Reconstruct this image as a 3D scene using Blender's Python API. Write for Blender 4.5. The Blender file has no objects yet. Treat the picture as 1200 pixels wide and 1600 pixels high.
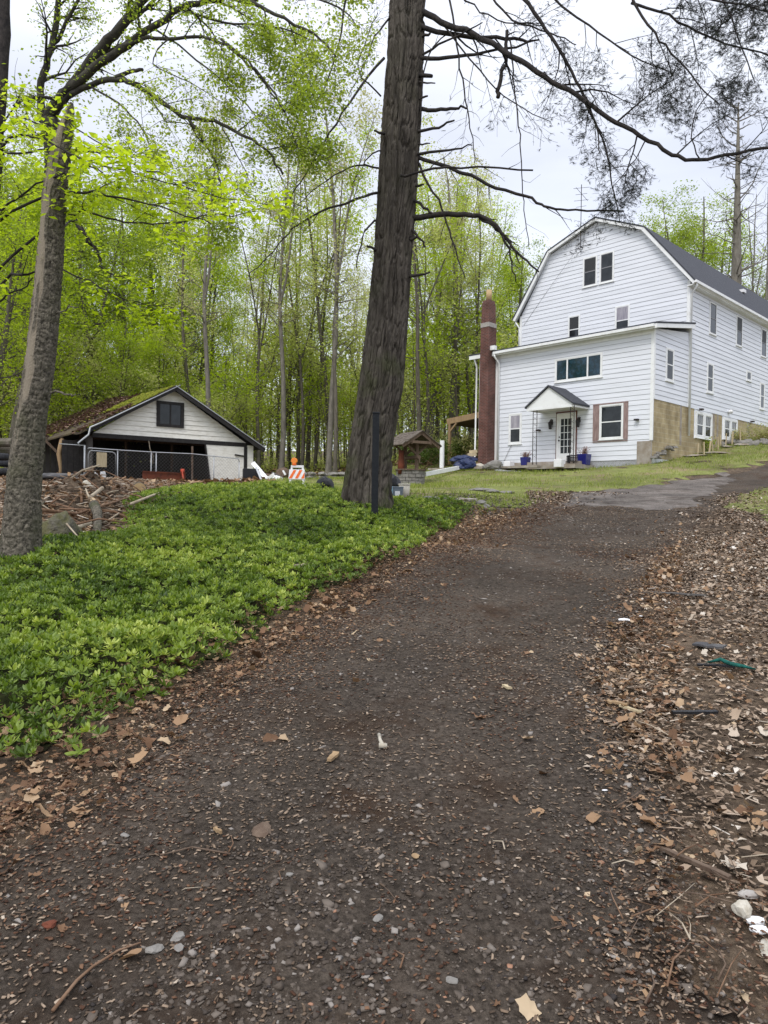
import bpy, math, random
import numpy as np
from mathutils import Vector, Matrix
random.seed(7); RNG = np.random.default_rng(7)
S = bpy.context.scene; COL = S.collection
R_ = math.radians

# ------------------------------------------------------------------ camera
FPX = 1110.0; PITCH = R_(-0.67); ROLL = R_(0.83); EYE = 1.6
cd = bpy.data.cameras.new('camera'); cam = bpy.data.objects.new('camera', cd); COL.objects.link(cam)
cd.sensor_fit = 'VERTICAL'; cd.sensor_height = 36; cd.lens = 36 * FPX / 1600
cd.clip_start = 0.05; cd.clip_end = 2000
CR = Matrix.Rotation(math.pi/2 + PITCH, 4, 'X') @ Matrix.Rotation(ROLL, 4, 'Z')
cam.matrix_world = Matrix.Translation((0, 0, EYE)) @ CR
S.camera = cam
S.render.resolution_x = 768; S.render.resolution_y = 1024
# ------------------------------------------------------------------ world: bright overcast
SUN_EL, SUN_AZ = R_(52), R_(205)
w = bpy.data.worlds.new('World'); S.world = w; w.use_nodes = True
nt = w.node_tree; nt.nodes.clear()
def N(t, typ, **k):
    n = t.nodes.new(typ)
    for a, b in k.items(): setattr(n, a, b)
    return n
sky = N(nt, 'ShaderNodeTexSky', sky_type='NISHITA', sun_disc=False, sun_elevation=SUN_EL, sun_rotation=SUN_AZ)
bg1 = N(nt, 'ShaderNodeBackground'); bg1.inputs[1].default_value = 0.05
nt.links.new(sky.outputs[0], bg1.inputs[0])
tc = N(nt, 'ShaderNodeTexCoord'); sep = N(nt, 'ShaderNodeSeparateXYZ'); nt.links.new(tc.outputs['Generated'], sep.inputs[0])
mr = N(nt, 'ShaderNodeMapRange', interpolation_type='SMOOTHSTEP'); nt.links.new(sep.outputs[2], mr.inputs[0])
mr.inputs[1].default_value = 0.45; mr.inputs[2].default_value = 1.0; mr.inputs[3].default_value = 1.0; mr.inputs[4].default_value = 2.2
mp = N(nt, 'ShaderNodeMapping'); mp.inputs['Scale'].default_value = (1, 1, 3.5); nt.links.new(tc.outputs['Generated'], mp.inputs[0])
nz = N(nt, 'ShaderNodeTexNoise'); nz.inputs['Scale'].default_value = 2.2; nz.inputs['Detail'].default_value = 5; nt.links.new(mp.outputs[0], nz.inputs[0])
cr = N(nt, 'ShaderNodeValToRGB'); nt.links.new(nz.outputs[0], cr.inputs[0])
cr.color_ramp.elements[0].position = 0.32; cr.color_ramp.elements[0].color = (0.60, 0.61, 0.68, 1)
cr.color_ramp.elements[1].position = 0.66; cr.color_ramp.elements[1].color = (0.82, 0.83, 0.87, 1)
bg2 = N(nt, 'ShaderNodeBackground'); nt.links.new(cr.outputs[0], bg2.inputs[0]); nt.links.new(mr.outputs[0], bg2.inputs[1])
ad = N(nt, 'ShaderNodeAddShader'); nt.links.new(bg1.outputs[0], ad.inputs[0]); nt.links.new(bg2.outputs[0], ad.inputs[1])
wo = N(nt, 'ShaderNodeOutputWorld'); nt.links.new(ad.outputs[0], wo.inputs[0])
# ------------------------------------------------------------------ sun behind thin cloud
sl = bpy.data.lights.new('sun', 'SUN'); sl.energy = 1.5; sl.angle = R_(20); sl.color = (1, 0.965, 0.91)
so = bpy.data.objects.new('sun', sl); COL.objects.link(so)
sd = Vector((math.cos(SUN_EL)*math.sin(SUN_AZ), math.cos(SUN_EL)*math.cos(SUN_AZ), math.sin(SUN_EL)))
so.rotation_euler = sd.to_track_quat('Z', 'Y').to_euler()
S.cycles.max_bounces = 14; S.cycles.diffuse_bounces = 8; S.cycles.transmission_bounces = 10
vs = S.view_settings; vs.view_transform = 'Standard'; vs.look = 'None'; vs.gamma = 1; vs.exposure = 0.2

# ------------------------------------------------------------------ projection helpers
RM = np.array(CR.to_3x3()); E0 = np.array([0, 0, EYE])
def ray(px, py): return RM @ np.array([(px-600)/FPX, (800-py)/FPX, -1.0])
def P(px, py, Y):
    d = ray(px, py); return E0 + d*(Y/d[1])

# ------------------------------------------------------------------ noise
def _h(ix, iy, s):
    n = (ix.astype(np.int64)*374761393 + iy.astype(np.int64)*668265263 + s*1442695041) & 0x7fffffff
    n = ((n ^ (n >> 13))*1274126177) & 0x7fffffff
    return ((n ^ (n >> 16)) & 0xffff)/65535.0
def vn(x, y, s=0):
    x = np.asarray(x, float); y = np.asarray(y, float)
    ix = np.floor(x); iy = np.floor(y); fx = x-ix; fy = y-iy
    fx = fx*fx*(3-2*fx); fy = fy*fy*(3-2*fy)
    a = _h(ix, iy, s); b = _h(ix+1, iy, s); c = _h(ix, iy+1, s); d = _h(ix+1, iy+1, s)
    return (a+(b-a)*fx)*(1-fy) + (c+(d-c)*fx)*fy - 0.5
def fbm(x, y, s=0, o=4):
    r = 0; a = 1.0
    for i in range(o):
        r = r + a*vn(x, y, s+i*17); x = x*2.03+1.7; y = y*2.03-3.1; a *= 0.5
    return r

# ------------------------------------------------------------------ terrain: thin-plate spline through surveyed heights
CTRL = [(0,0,0),(-3,0,-.05),(3,0,.12),(0,-6,-.5),(-8,-6,-.6),(8,-6,-.3),(-1,2.5,.22),(1.2,2.5,.24),(3.5,2.5,.32),(0,4.5,.42),(2,5.5,.5),
        (-4,3,.3),(-8,3,.35),(8,3,.4),(14,5,.9),(-14,5,.4),(5,8.5,.83),(9,12,1.35),(16,15,2.2)]
def cpx(px, py, Y):
    p = P(px, py, Y); CTRL.append((p[0], p[1], p[2]))
for q in [(900,870,9.8),(700,870,8.8),(1000,790,17.5),(860,792,16.6),(1130,757,23),(1200,747,24),(1200,800,15),(780,760,22),(775,741,33.5),(890,736,31),
          (1016,726,28.6),(1150,688,35.3),(1290,672,42),(645,757,28),(625,772,17),(570,803,12.5),(640,794,14.5),(735,808,14.6),(585,827,11),
          (450,778,13.5),(480,750,28),(462,773,20),(385,760,36),(140,760,31),(0,742,25),(0,900,7.6),(200,1112,4.05),(300,955,6.5),(250,835,11),
          (400,810,11.5),(300,777,15.5),(240,775,16),(200,770,21),(155,802,12.5),(500,872,9),(620,842,11.2),(560,737,42),(700,722,42),(500,733,60),(300,733,60),
          (60,880,7.8),(700,715,70),(100,735,60),(740,735,31)]: cpx(*q)
CTRL += [(-60,20,2.0),(-60,60,5),(60,20,5),(60,60,10),(-60,120,9),(0,120,9.5),(60,120,13),(-30,-20,-2),(30,-20,0),(25,45,7.5)]
CT = np.array(CTRL)
def _U(r2): return np.where(r2 > 1e-9, 0.5*r2*np.log(np.maximum(r2, 1e-9)), 0)
_n = len(CT); _A = np.zeros((_n+3, _n+3))
_d = ((CT[:, None, :2]-CT[None, :, :2])**2).sum(-1)
_A[:_n, :_n] = _U(_d) + np.eye(_n)*0.25
_A[:_n, _n] = 1; _A[:_n, _n+1:] = CT[:, :2]; _A[_n, :_n] = 1; _A[_n+1:, :_n] = CT[:, :2].T
_w = np.linalg.solve(_A, np.concatenate([CT[:, 2], [0, 0, 0]]))
def H0(x, y):
    x = np.asarray(x, float); y = np.asarray(y, float); r = _w[_n] + _w[_n+1]*x + _w[_n+2]*y
    for i in range(_n): r = r + _w[i]*_U((x-CT[i, 0])**2 + (y-CT[i, 1])**2)
    return r
def H(x, y):
    x = np.asarray(x, float); y = np.asarray(y, float)
    near = np.clip(1.2-np.hypot(x, y)/14, 0, 1)
    return H0(x, y) + 0.05*fbm(x*0.9, y*0.9, 3, 3) + 0.022*near*fbm(x*5, y*5, 9, 3)
def gp(px, py, tmax=70):
    d = ray(px, py); ts = np.linspace(0.8, tmax, 500); pts = E0[None] + d[None]*ts[:, None]
    g = pts[:, 2]-H0(pts[:, 0], pts[:, 1]); k = np.argmax(g < 0)
    if g[k] >= 0: k = len(ts)-1
    a, b = ts[max(k-1, 0)], ts[k]
    for _ in range(14):
        m = (a+b)/2; q = E0+d*m
        if q[2] < float(H0(q[0], q[1])): b = m
        else: a = m
    q = E0+d*b
    return np.array([q[0], q[1], float(H(q[0], q[1]))])
def gz(x, y): return float(H(x, y))
def onY(px, Y):                       # ground point under a pixel column at a depth
    p = P(px, 780, Y); return np.array([p[0], Y, gz(p[0], Y)])

# ------------------------------------------------------------------ polygons
def sdist(x, y, poly):                # signed distance, positive inside
    x = np.asarray(x, float); y = np.asarray(y, float); n = len(poly)
    ins = np.zeros(x.shape, bool); dd = np.full(x.shape, 1e9)
    for i in range(n):
        x0, y0 = poly[i]; x1, y1 = poly[(i+1) % n]
        c = ((y0 > y) != (y1 > y)) & (x < (x1-x0)*(y-y0)/((y1-y0) or 1e-9)+x0); ins ^= c
        l2 = (x1-x0)**2+(y1-y0)**2 or 1e-9
        t = np.clip(((x-x0)*(x1-x0)+(y-y0)*(y1-y0))/l2, 0, 1)
        dd = np.minimum(dd, np.hypot(x-x0-t*(x1-x0), y-y0-t*(y1-y0)))
    return np.where(ins, dd, -dd)
def g2(*pts): return [tuple(gp(a, b)[:2]) for a, b in pts]
def y2(*pts): return [tuple(P(a, 780, b)[:2]) for a, b in pts]
DRIVE = [(-4.5, -5), (-2.6, 1.2)] + g2((0,1330),(90,1255),(180,1190),(260,1130),(380,1050),(480,985),(600,905),(700,850),(800,808),(862,788)) + \
        y2((880,18.5),(960,20.5),(1070,23.5),(1200,26.5),(1400,31),(1500,26),(1200,21.5),(1130,18)) + g2((1090,822),(1052,880),(1030,930),(985,1000),(950,1070),(985,1160),(1040,1290),(1110,1430),(1150,1590)) + [(1.6, 0.5), (2.5, -5)]
BED = g2((0,1205),(120,1178),(200,1110),(300,1065),(370,1030),(440,985),(520,930),(620,882),(690,838),(725,815)) + \
      y2((748,15.3),(700,16),(645,15.2),(600,14.2),(520,14.6),(450,15),(380,15.6),(300,16.8),(240,16.5),(212,14.5),(190,12.4),(160,10.3),(60,8.6),(0,8.2),(-200,8),(-500,6.5),(-600,4))
LAWN = y2((600,14.6),(645,15.4),(700,16.2),(760,15.8)) + g2((845,795),) + y2((868,19.3),(960,21.3),(1070,24.3),(1200,27.3),(1400,33),(1500,50),(1180,50),(1000,45),(700,40),(640,43),(560,44),(430,40),(405,31),(410,24),(440,19),(500,16))
LAWN2 = y2((1135,17.2),(1155,20.5),(1200,21.3),(1330,22),(1300,13),(1200,13.2),(1160,15.5))
# ------------------------------------------------------------------ materials
def mat(name, col, rough=0.8, noise=None, bump=None, spec=0.3, metal=0.0):
    m = bpy.data.materials.new(name); m.use_nodes = True; t = m.node_tree
    b = t.nodes['Principled BSDF']; b.inputs['Base Color'].default_value = (*col, 1)
    b.inputs['Roughness'].default_value = rough; b.inputs['Specular IOR Level'].default_value = spec; b.inputs['Metallic'].default_value = metal
    tcn = N(t, 'ShaderNodeTexCoord'); cs = tcn.outputs['Object']
    if noise:
        sc, c2, lo, hi = noise[:4]
        n = N(t, 'ShaderNodeTexNoise'); n.inputs['Scale'].default_value = 1.0; n.inputs['Detail'].default_value = 6; n.inputs['Roughness'].default_value = 0.65
        mpn = N(t, 'ShaderNodeMapping'); mpn.inputs['Scale'].default_value = sc if isinstance(sc, tuple) else (sc, sc, sc)
        t.links.new(cs, mpn.inputs[0]); t.links.new(mpn.outputs[0], n.inputs[0])
        r = N(t, 'ShaderNodeValToRGB'); r.color_ramp.elements[0].position = lo; r.color_ramp.elements[1].position = hi
        r.color_ramp.elements[0].color = (*col, 1); r.color_ramp.elements[1].color = (*c2, 1)
        t.links.new(n.outputs[0], r.inputs[0]); t.links.new(r.outputs[0], b.inputs['Base Color'])
        m['ramp'] = r.name
    if bump:
        sc, st, di = bump
        n = N(t, 'ShaderNodeTexNoise'); n.inputs['Scale'].default_value = 1.0; n.inputs['Detail'].default_value = 5
        mpn = N(t, 'ShaderNodeMapping'); mpn.inputs['Scale'].default_value = sc if isinstance(sc, tuple) else (sc, sc, sc)
        t.links.new(cs, mpn.inputs[0]); t.links.new(mpn.outputs[0], n.inputs[0])
        bn = N(t, 'ShaderNodeBump'); bn.inputs['Strength'].default_value = st; bn.inputs['Distance'].default_value = di
        t.links.new(n.outputs[0], bn.inputs['Height']); t.links.new(bn.outputs[0], b.inputs['Normal'])
    return m
def tintmat(name, stops, rough=0.7, trans=0.0, spec=0.25):
    """colour chosen per piece by its random 'tint' attribute"""
    m = bpy.data.materials.new(name); m.use_nodes = True; t = m.node_tree; b = t.nodes['Principled BSDF']
    a = N(t, 'ShaderNodeAttribute', attribute_name='tint'); r = N(t, 'ShaderNodeValToRGB')
    e = r.color_ramp.elements
    while len(e) < len(stops): e.new(0.5)
    for k, (p_, c) in enumerate(stops): e[k].position = p_; e[k].color = (*c, 1)
    t.links.new(a.outputs['Fac'], r.inputs[0]); t.links.new(r.outputs[0], b.inputs['Base Color'])
    b.inputs['Roughness'].default_value = rough; b.inputs['Specular IOR Level'].default_value = spec
    if trans:
        tr = N(t, 'ShaderNodeBsdfTranslucent'); mx = N(t, 'ShaderNodeMixShader'); mx.inputs[0].default_value = trans
        hs = N(t, 'ShaderNodeHueSaturation'); hs.inputs['Saturation'].default_value = 1.12; hs.inputs['Value'].default_value = 1.5
        t.links.new(r.outputs[0], hs.inputs['Color']); t.links.new(hs.outputs[0], tr.inputs[0])
        t.links.new(b.outputs[0], mx.inputs[1]); t.links.new(tr.outputs[0], mx.inputs[2])
        t.links.new(mx.outputs[0], t.nodes['Material Output'].inputs[0])
    return m
def soil_mat(name, cols, scales, bumpd=0.03, rough=0.95, cracks=False):
    m = bpy.data.materials.new(name); m.use_nodes = True; t = m.node_tree; b = t.nodes['Principled BSDF']
    b.inputs['Roughness'].default_value = rough; b.inputs['Specular IOR Level'].default_value = 0.15
    tcn = N(t, 'ShaderNodeTexCoord'); cs = tcn.outputs['Object']
    def nz(s, d=8):
        n = N(t, 'ShaderNodeTexNoise'); n.inputs['Scale'].default_value = s; n.inputs['Detail'].default_value = d; n.inputs['Roughness'].default_value = 0.7
        t.links.new(cs, n.inputs[0]); return n
    n1 = nz(scales[0]); n2 = nz(scales[1], 4); n3 = nz(scales[2], 3)
    r1 = N(t, 'ShaderNodeValToRGB'); t.links.new(n1.outputs[0], r1.inputs[0]); r1.color_ramp.elements[0].position = .38; r1.color_ramp.elements[1].position = .62
    r1.color_ramp.elements[0].color = (*cols[0], 1); r1.color_ramp.elements[1].color = (*cols[1], 1)
    r2 = N(t, 'ShaderNodeValToRGB'); t.links.new(n2.outputs[0], r2.inputs[0]); r2.color_ramp.elements[0].position = .5; r2.color_ramp.elements[1].position = .68
    mx = N(t, 'ShaderNodeMix', data_type='RGBA'); t.links.new(r2.outputs[0], mx.inputs[0]); t.links.new(r1.outputs[0], mx.inputs[6]); mx.inputs[7].default_value = (*cols[2], 1)
    r3 = N(t, 'ShaderNodeValToRGB'); t.links.new(n3.outputs[0], r3.inputs[0]); r3.color_ramp.elements[0].position = .3; r3.color_ramp.elements[1].position = .7
    r3.color_ramp.elements[0].color = (.55, .55, .55, 1); r3.color_ramp.elements[1].color = (1.35, 1.35, 1.35, 1)
    mu = N(t, 'ShaderNodeMix', data_type='RGBA', blend_type='MULTIPLY'); mu.inputs[0].default_value = 1
    t.links.new(mx.outputs[2], mu.inputs[6]); t.links.new(r3.outputs[0], mu.inputs[7]); outc = mu.outputs[2]
    if cracks:
        wv = nz(1.3, 4); vm = N(t, 'ShaderNodeVectorMath', operation='ADD'); sc = N(t, 'ShaderNodeVectorMath', operation='SCALE'); sc.inputs['Scale'].default_value = 0.5
        t.links.new(wv.outputs['Color'], sc.inputs[0]); t.links.new(cs, vm.inputs[0]); t.links.new(sc.outputs[0], vm.inputs[1])
        vo = N(t, 'ShaderNodeTexVoronoi', feature='DISTANCE_TO_EDGE'); vo.inputs['Scale'].default_value = 1.6; t.links.new(vm.outputs[0], vo.inputs[0])
        rc = N(t, 'ShaderNodeValToRGB'); t.links.new(vo.outputs[0], rc.inputs[0]); rc.color_ramp.elements[0].position = 0.0; rc.color_ramp.elements[1].position = 0.035
        rc.color_ramp.elements[0].color = (.35, .35, .35, 1)
        m2 = N(t, 'ShaderNodeMix', data_type='RGBA', blend_type='MULTIPLY'); m2.inputs[0].default_value = 0.45
        t.links.new(outc, m2.inputs[6]); t.links.new(rc.outputs[0], m2.inputs[7]); outc = m2.outputs[2]
    t.links.new(outc, b.inputs['Base Color'])
    bn = N(t, 'ShaderNodeBump'); bn.inputs['Strength'].default_value = 0.9; bn.inputs['Distance'].default_value = bumpd
    nb = nz(scales[3], 6); t.links.new(nb.outputs[0], bn.inputs['Height']); t.links.new(bn.outputs[0], b.inputs['Normal'])
    return m
M = {}
M['drive'] = soil_mat('worn_asphalt', ((.046,.036,.027), (.132,.106,.083), (.048,.030,.019)), (38, 1.6, .8, 70), 0.03, cracks=True)
M['ground'] = soil_mat('forest_floor', ((.060,.042,.028), (.17,.125,.085), (.05,.038,.028)), (14, 3, .5, 22), 0.05)
M['lawn'] = soil_mat('lawn_soil', ((.14,.16,.045), (.22,.235,.075), (.24,.185,.11)), (9, .7, .45, 30), 0.04)
M['siding'] = mat('white_painted_siding', (.73,.75,.79), .55, ((.35,.35,4.9), (.58,.60,.63), .45, .78), spec=.3)
M['trim'] = mat('white_trim', (.78,.79,.78), .5, (2.5, (.62,.61,.58), .5, .8))
M['lipshade'] = mat('siding_lip_shade', (.38,.39,.41), .9)  # painted shade below each siding lip
M['shingle'] = mat('charcoal_shingle', (.040,.043,.052), .9, (18, (.085,.088,.10), .35, .75), (40, .5, .02))
M['glass'] = mat('window_glass', (.014,.017,.020), .05, (3, (.03,.035,.04), .4, .7), spec=.38)
M['glassteal'] = mat('tinted_window_glass', (.008,.024,.034), .04, (5, (.02,.06,.10), .45, .7), spec=.42)
M['curtain'] = mat('window_curtain', (.42,.40,.43), .9, ((14,14,1.5), (.22,.21,.25), .35, .65))
M['screen'] = mat('insect_screen', (.030,.032,.035), .5, (60, (.06,.06,.06), .4, .6), spec=.15)
M['iron'] = mat('black_iron', (.02,.018,.018), .5, (12, (.10,.035,.02), .5, .8))
M['rust'] = mat('rusty_metal', (.16,.045,.022), .85, (4, (.07,.025,.016), .35, .7), (20, .4, .01))
M['shutter'] = mat('weathered_shutter', (.20,.13,.12), .85, ((20,20,3), (.36,.27,.25), .35, .7))
M['wood'] = mat('weathered_lumber', (.36,.25,.14), .85, ((14,14,2), (.20,.13,.07), .35, .75), (30, .3, .01))
M['palewood'] = mat('pale_lumber', (.50,.42,.27), .85, ((16,16,3), (.36,.28,.17), .35, .75))
M['oldwood'] = mat('old_grey_brown_wood', (.085,.055,.038), .9, ((16,16,3), (.17,.125,.09), .35, .75), (30, .5, .012))
M['shake'] = mat('wooden_shakes', (.095,.078,.062), .95, ((10,10,10), (.19,.16,.135), .35, .75), (30, .5, .02))
M['barnwhite'] = mat('peeling_white_boards', (.80,.78,.71), .75, ((3,3,9), (.58,.55,.47), .45, .8))
M['barndark'] = mat('black_painted_timber', (.018,.016,.016), .7, (8, (.05,.045,.04), .5, .8))
M['barngrey'] = mat('unpainted_grey_boards', (.075,.07,.066), .9, ((14,14,2), (.13,.12,.11), .35, .75))
M['galv'] = mat('galvanised_pipe', (.42,.43,.44), .45, metal=.6)
M['blue'] = mat('cobalt_glazed_pot', (.012,.014,.14), .25, spec=.6)
M['bluetarp'] = mat('dark_blue_plastic', (.015,.025,.075), .4, (9, (.05,.07,.14), .5, .75), (14, .6, .03))
M['blackplastic'] = mat('black_plastic', (.012,.012,.014), .45, (8, (.03,.03,.035), .5, .8), (14, .5, .02))
M['greyplastic'] = mat('grey_plastic_tub', (.17,.20,.23), .5, (6, (.10,.12,.14), .4, .7))
M['lightblue'] = mat('pale_blue_plastic', (.30,.50,.62), .5)
M['bucket'] = mat('grimy_cream_bucket', (.55,.51,.42), .55, (5, (.42,.37,.28), .4, .75))
M['whiteplastic'] = mat('white_plastic', (.76,.76,.76), .5, (5, (.6,.6,.58), .45, .8))
M['orange'] = mat('safety_orange', (.75,.14,.02), .45)
M['amber'] = mat('amber_lamp_lens', (.80,.22,.01), .2, spec=.6)
M['redpaint'] = mat('faded_red_paint', (.45,.06,.03), .6, (9, (.28,.07,.04), .4, .7))
M['stone'] = mat('grey_field_stone', (.16,.15,.135), .9, (5, (.27,.255,.23), .35, .7), (20, .6, .03))
M['paleStone'] = mat('pale_broken_concrete', (.50,.47,.40), .85, (30, (.30,.26,.19), .4, .75), (26, .5, .01))
M['mossrock'] = mat('mossy_rock', (.10,.095,.045), .95, (4, (.13,.12,.10), .45, .65), (16, .8, .06))
M['concrete'] = mat('stained_concrete', (.34,.31,.27), .9, (3, (.22,.17,.12), .4, .7), (18, .4, .02))
M['tarp'] = mat('grey_tarp', (.05,.05,.055), .8, (4, (.12,.115,.11), .4, .7), (6, .8, .06))
M['tyre'] = mat('tyre_rubber', (.02,.021,.024), .8, (10, (.05,.05,.055), .4, .8))
M['metalblack'] = mat('black_steel_post', (.007,.009,.012), .55, (30, (.014,.016,.019), .4, .7), spec=.2)
M['bonewood'] = mat('bare_pale_stick', (.42,.36,.27), .85, ((8,8,8), (.26,.20,.14), .4, .7))
M['twig'] = mat('dry_twig', (.12,.065,.035), .9, (12, (.22,.14,.09), .4, .7))
M['teal'] = mat('teal_cloth', (.008,.07,.058), .9, (20, (.015,.14,.11), .4, .7), (30, .6, .02))
M['flower'] = tintmat('dry_flower_heads', [(0,(.20,.13,.10)),(.6,(.36,.22,.20)),(1,(.45,.36,.30))])
M['yellowflue'] = mat('buff_clay_flue', (.47,.34,.18), .85, (8, (.36,.25,.13), .4, .7))
M['bandstone'] = mat('pale_mortar_band', (.36,.34,.31), .9, (8, (.25,.22,.20), .4, .7))
def brickmat(name, c1, c2, cm, w, h, mort, axis):
    m = mat(name, c1, .9, (4, c2, .3, .7)); t = m.node_tree; b = t.nodes['Principled BSDF']
    br = N(t, 'ShaderNodeTexBrick'); br.inputs['Color1'].default_value = (*c1, 1); br.inputs['Color2'].default_value = (*c2, 1); br.inputs['Mortar'].default_value = (*cm, 1)
    br.inputs['Scale'].default_value = 1; br.inputs['Brick Width'].default_value = w; br.inputs['Row Height'].default_value = h; br.inputs['Mortar Size'].default_value = mort
    tcn = N(t, 'ShaderNodeTexCoord'); sp = N(t, 'ShaderNodeSeparateXYZ'); t.links.new(tcn.outputs['Object'], sp.inputs[0])
    add = N(t, 'ShaderNodeMath', operation='ADD'); t.links.new(sp.outputs[0], add.inputs[0]); t.links.new(sp.outputs[1], add.inputs[1])
    cb = N(t, 'ShaderNodeCombineXYZ'); t.links.new(add.outputs[0], cb.inputs[0]); t.links.new(sp.outputs[2], cb.inputs[1]); t.links.new(cb.outputs[0], br.inputs[0])
    n = N(t, 'ShaderNodeTexNoise'); n.inputs['Scale'].default_value = 1.7; n.inputs['Detail'].default_value = 5; t.links.new(tcn.outputs['Object'], n.inputs[0])
    r = N(t, 'ShaderNodeValToRGB'); r.color_ramp.elements[0].position = .3; r.color_ramp.elements[0].color = (.6,.58,.55,1); r.color_ramp.elements[1].position = .65; r.color_ramp.elements[1].color = (1.1,1.1,1.1,1)
    t.links.new(n.outputs[0], r.inputs[0]); mu = N(t, 'ShaderNodeMix', data_type='RGBA', blend_type='MULTIPLY'); mu.inputs[0].default_value = 1
    t.links.new(br.outputs[0], mu.inputs[6]); t.links.new(r.outputs[0], mu.inputs[7]); t.links.new(mu.outputs[2], b.inputs['Base Color'])
    bn = N(t, 'ShaderNodeBump'); bn.inputs['Strength'].default_value = .6; bn.inputs['Distance'].default_value = .01; bn.invert = True
    t.links.new(br.outputs['Fac'], bn.inputs['Height']); t.links.new(bn.outputs[0], b.inputs['Normal'])
    return m
M['brick'] = brickmat('red_brick', (.155,.058,.045), (.10,.042,.035), (.20,.15,.13), .20, .068, .008, 0)
M['block'] = brickmat('tan_concrete_block', (.42,.34,.20), (.37,.30,.17), (.47,.41,.28), .40, .20, .012, 0)
def barkmat(name, c1, c2, moss=None, sc=(9, 9, 1.6), b2=(45, 45, 12), bare=None):
    m = mat(name, c1, .95, (sc, c2, .35, .68), (b2, .8, .02), spec=.15); t = m.node_tree; b = t.nodes['Principled BSDF']
    src = t.nodes[m['ramp']].outputs[0]
    if moss:
        tcn = N(t, 'ShaderNodeTexCoord'); n = N(t, 'ShaderNodeTexNoise'); n.inputs['Scale'].default_value = 2.2; n.inputs['Detail'].default_value = 7; t.links.new(tcn.outputs['Object'], n.inputs[0])
        r = N(t, 'ShaderNodeValToRGB'); r.color_ramp.elements[0].position = .5; r.color_ramp.elements[1].position = .72; t.links.new(n.outputs[0], r.inputs[0])
        sp = N(t, 'ShaderNodeSeparateXYZ'); t.links.new(tcn.outputs['Object'], sp.inputs[0])
        mrn = N(t, 'ShaderNodeMapRange'); mrn.inputs[1].default_value = 4.5; mrn.inputs[2].default_value = 0; mrn.inputs[3].default_value = .15; mrn.inputs[4].default_value = 1; t.links.new(sp.outputs[2], mrn.inputs[0])
        mm = N(t, 'ShaderNodeMath', operation='MULTIPLY'); t.links.new(r.outputs[0], mm.inputs[0]); t.links.new(mrn.outputs[0], mm.inputs[1])
        mx = N(t, 'ShaderNodeMix', data_type='RGBA'); t.links.new(mm.outputs[0], mx.inputs[0]); t.links.new(src, mx.inputs[6]); mx.inputs[7].default_value = (*moss, 1)
        src = mx.outputs[2]
    if bare:
        a = N(t, 'ShaderNodeAttribute', attribute_name='bare'); mx = N(t, 'ShaderNodeMix', data_type='RGBA')
        t.links.new(a.outputs['Fac'], mx.inputs[0]); t.links.new(src, mx.inputs[6]); mx.inputs[7].default_value = (*bare, 1); src = mx.outputs[2]
    t.links.new(src, b.inputs['Base Color']); return m
M['barkbig'] = barkmat('furrowed_dark_bark', (.034,.029,.024), (.112,.098,.082), (.045,.055,.018))
M['barksnag'] = barkmat('scaly_dead_bark', (.040,.036,.028), (.215,.19,.15), (.075,.08,.04), (26, 26, 34), (70, 70, 50), (.24,.205,.155))
M['barkgrey'] = barkmat('grey_brown_bark', (.075,.065,.052), (.17,.15,.12), (.06,.07,.03), (6, 6, 1.5))
M['barkpale'] = barkmat('pale_grey_bark', (.12,.11,.09), (.23,.21,.175), None, (6, 6, 2))
M['limb'] = barkmat('dark_limb_bark', (.022,.020,.020), (.06,.052,.047), None, (8, 8, 8))
M['limbmoss'] = barkmat('mossy_limb_bark', (.030,.028,.024), (.085,.08,.062), None, (5, 5, 5))
lime = [(0,(.20,.27,.03)),(.5,(.33,.42,.05)),(1,(.48,.55,.10))]
M['leaflime'] = tintmat('fresh_lime_leaves', lime, .55, .62)
M['leafmid'] = tintmat('mid_green_leaves', [(0,(.15,.21,.035)),(.5,(.25,.32,.055)),(1,(.38,.43,.10))], .6, .6)
M['leafpale'] = tintmat('pale_spring_leaves', [(0,(.27,.31,.09)),(.5,(.38,.42,.13)),(1,(.52,.52,.22))], .6, .6)
M['leafbuff'] = tintmat('budding_buff_leaves', [(0,(.27,.27,.10)),(.6,(.38,.38,.17)),(1,(.48,.40,.25))], .6, .55)
M['leafdark'] = tintmat('dull_green_leaves', [(0,(.045,.07,.018)),(.6,(.09,.13,.03)),(1,(.15,.20,.05))], .6, .4)
M['needle'] = tintmat('dark_needles', [(0,(.012,.018,.014)),(.7,(.028,.036,.026)),(1,(.05,.06,.035))], .7)
M['pachy'] = tintmat('pachysandra_leaves', [(0,(.045,.080,.014)),(.38,(.125,.190,.030)),(.72,(.25,.33,.05)),(1,(.42,.48,.11))], .45, .3, .35)
M['grass'] = tintmat('grass_blades', [(0,(.13,.175,.03)),(.5,(.24,.29,.055)),(1,(.42,.40,.15))], .7, .3)
M['litter'] = tintmat('dead_leaves', [(0,(.06,.033,.018)),(.35,(.18,.10,.055)),(.7,(.34,.22,.125)),(1,(.52,.41,.27))], .75, .1)
M['debris'] = tintmat('grey_brown_debris', [(0,(.045,.030,.020)),(.33,(.17,.12,.08)),(.68,(.35,.265,.19)),(.9,(.48,.42,.34)),(1,(.64,.60,.54))], .75)
M['gravel'] = tintmat('mixed_gravel', [(0,(.020,.017,.017)),(.40,(.064,.049,.037)),(.8,(.140,.115,.093)),(.96,(.25,.225,.20)),(1,(.30,.16,.10))], .7)
M['roofleaf'] = tintmat('roof_litter', [(0,(.08,.045,.035)),(.5,(.19,.11,.085)),(1,(.32,.21,.16))], .8)
M['moss'] = tintmat('roof_moss', [(0,(.10,.12,.012)),(.5,(.17,.19,.018)),(1,(.26,.26,.03))], .9)

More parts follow.
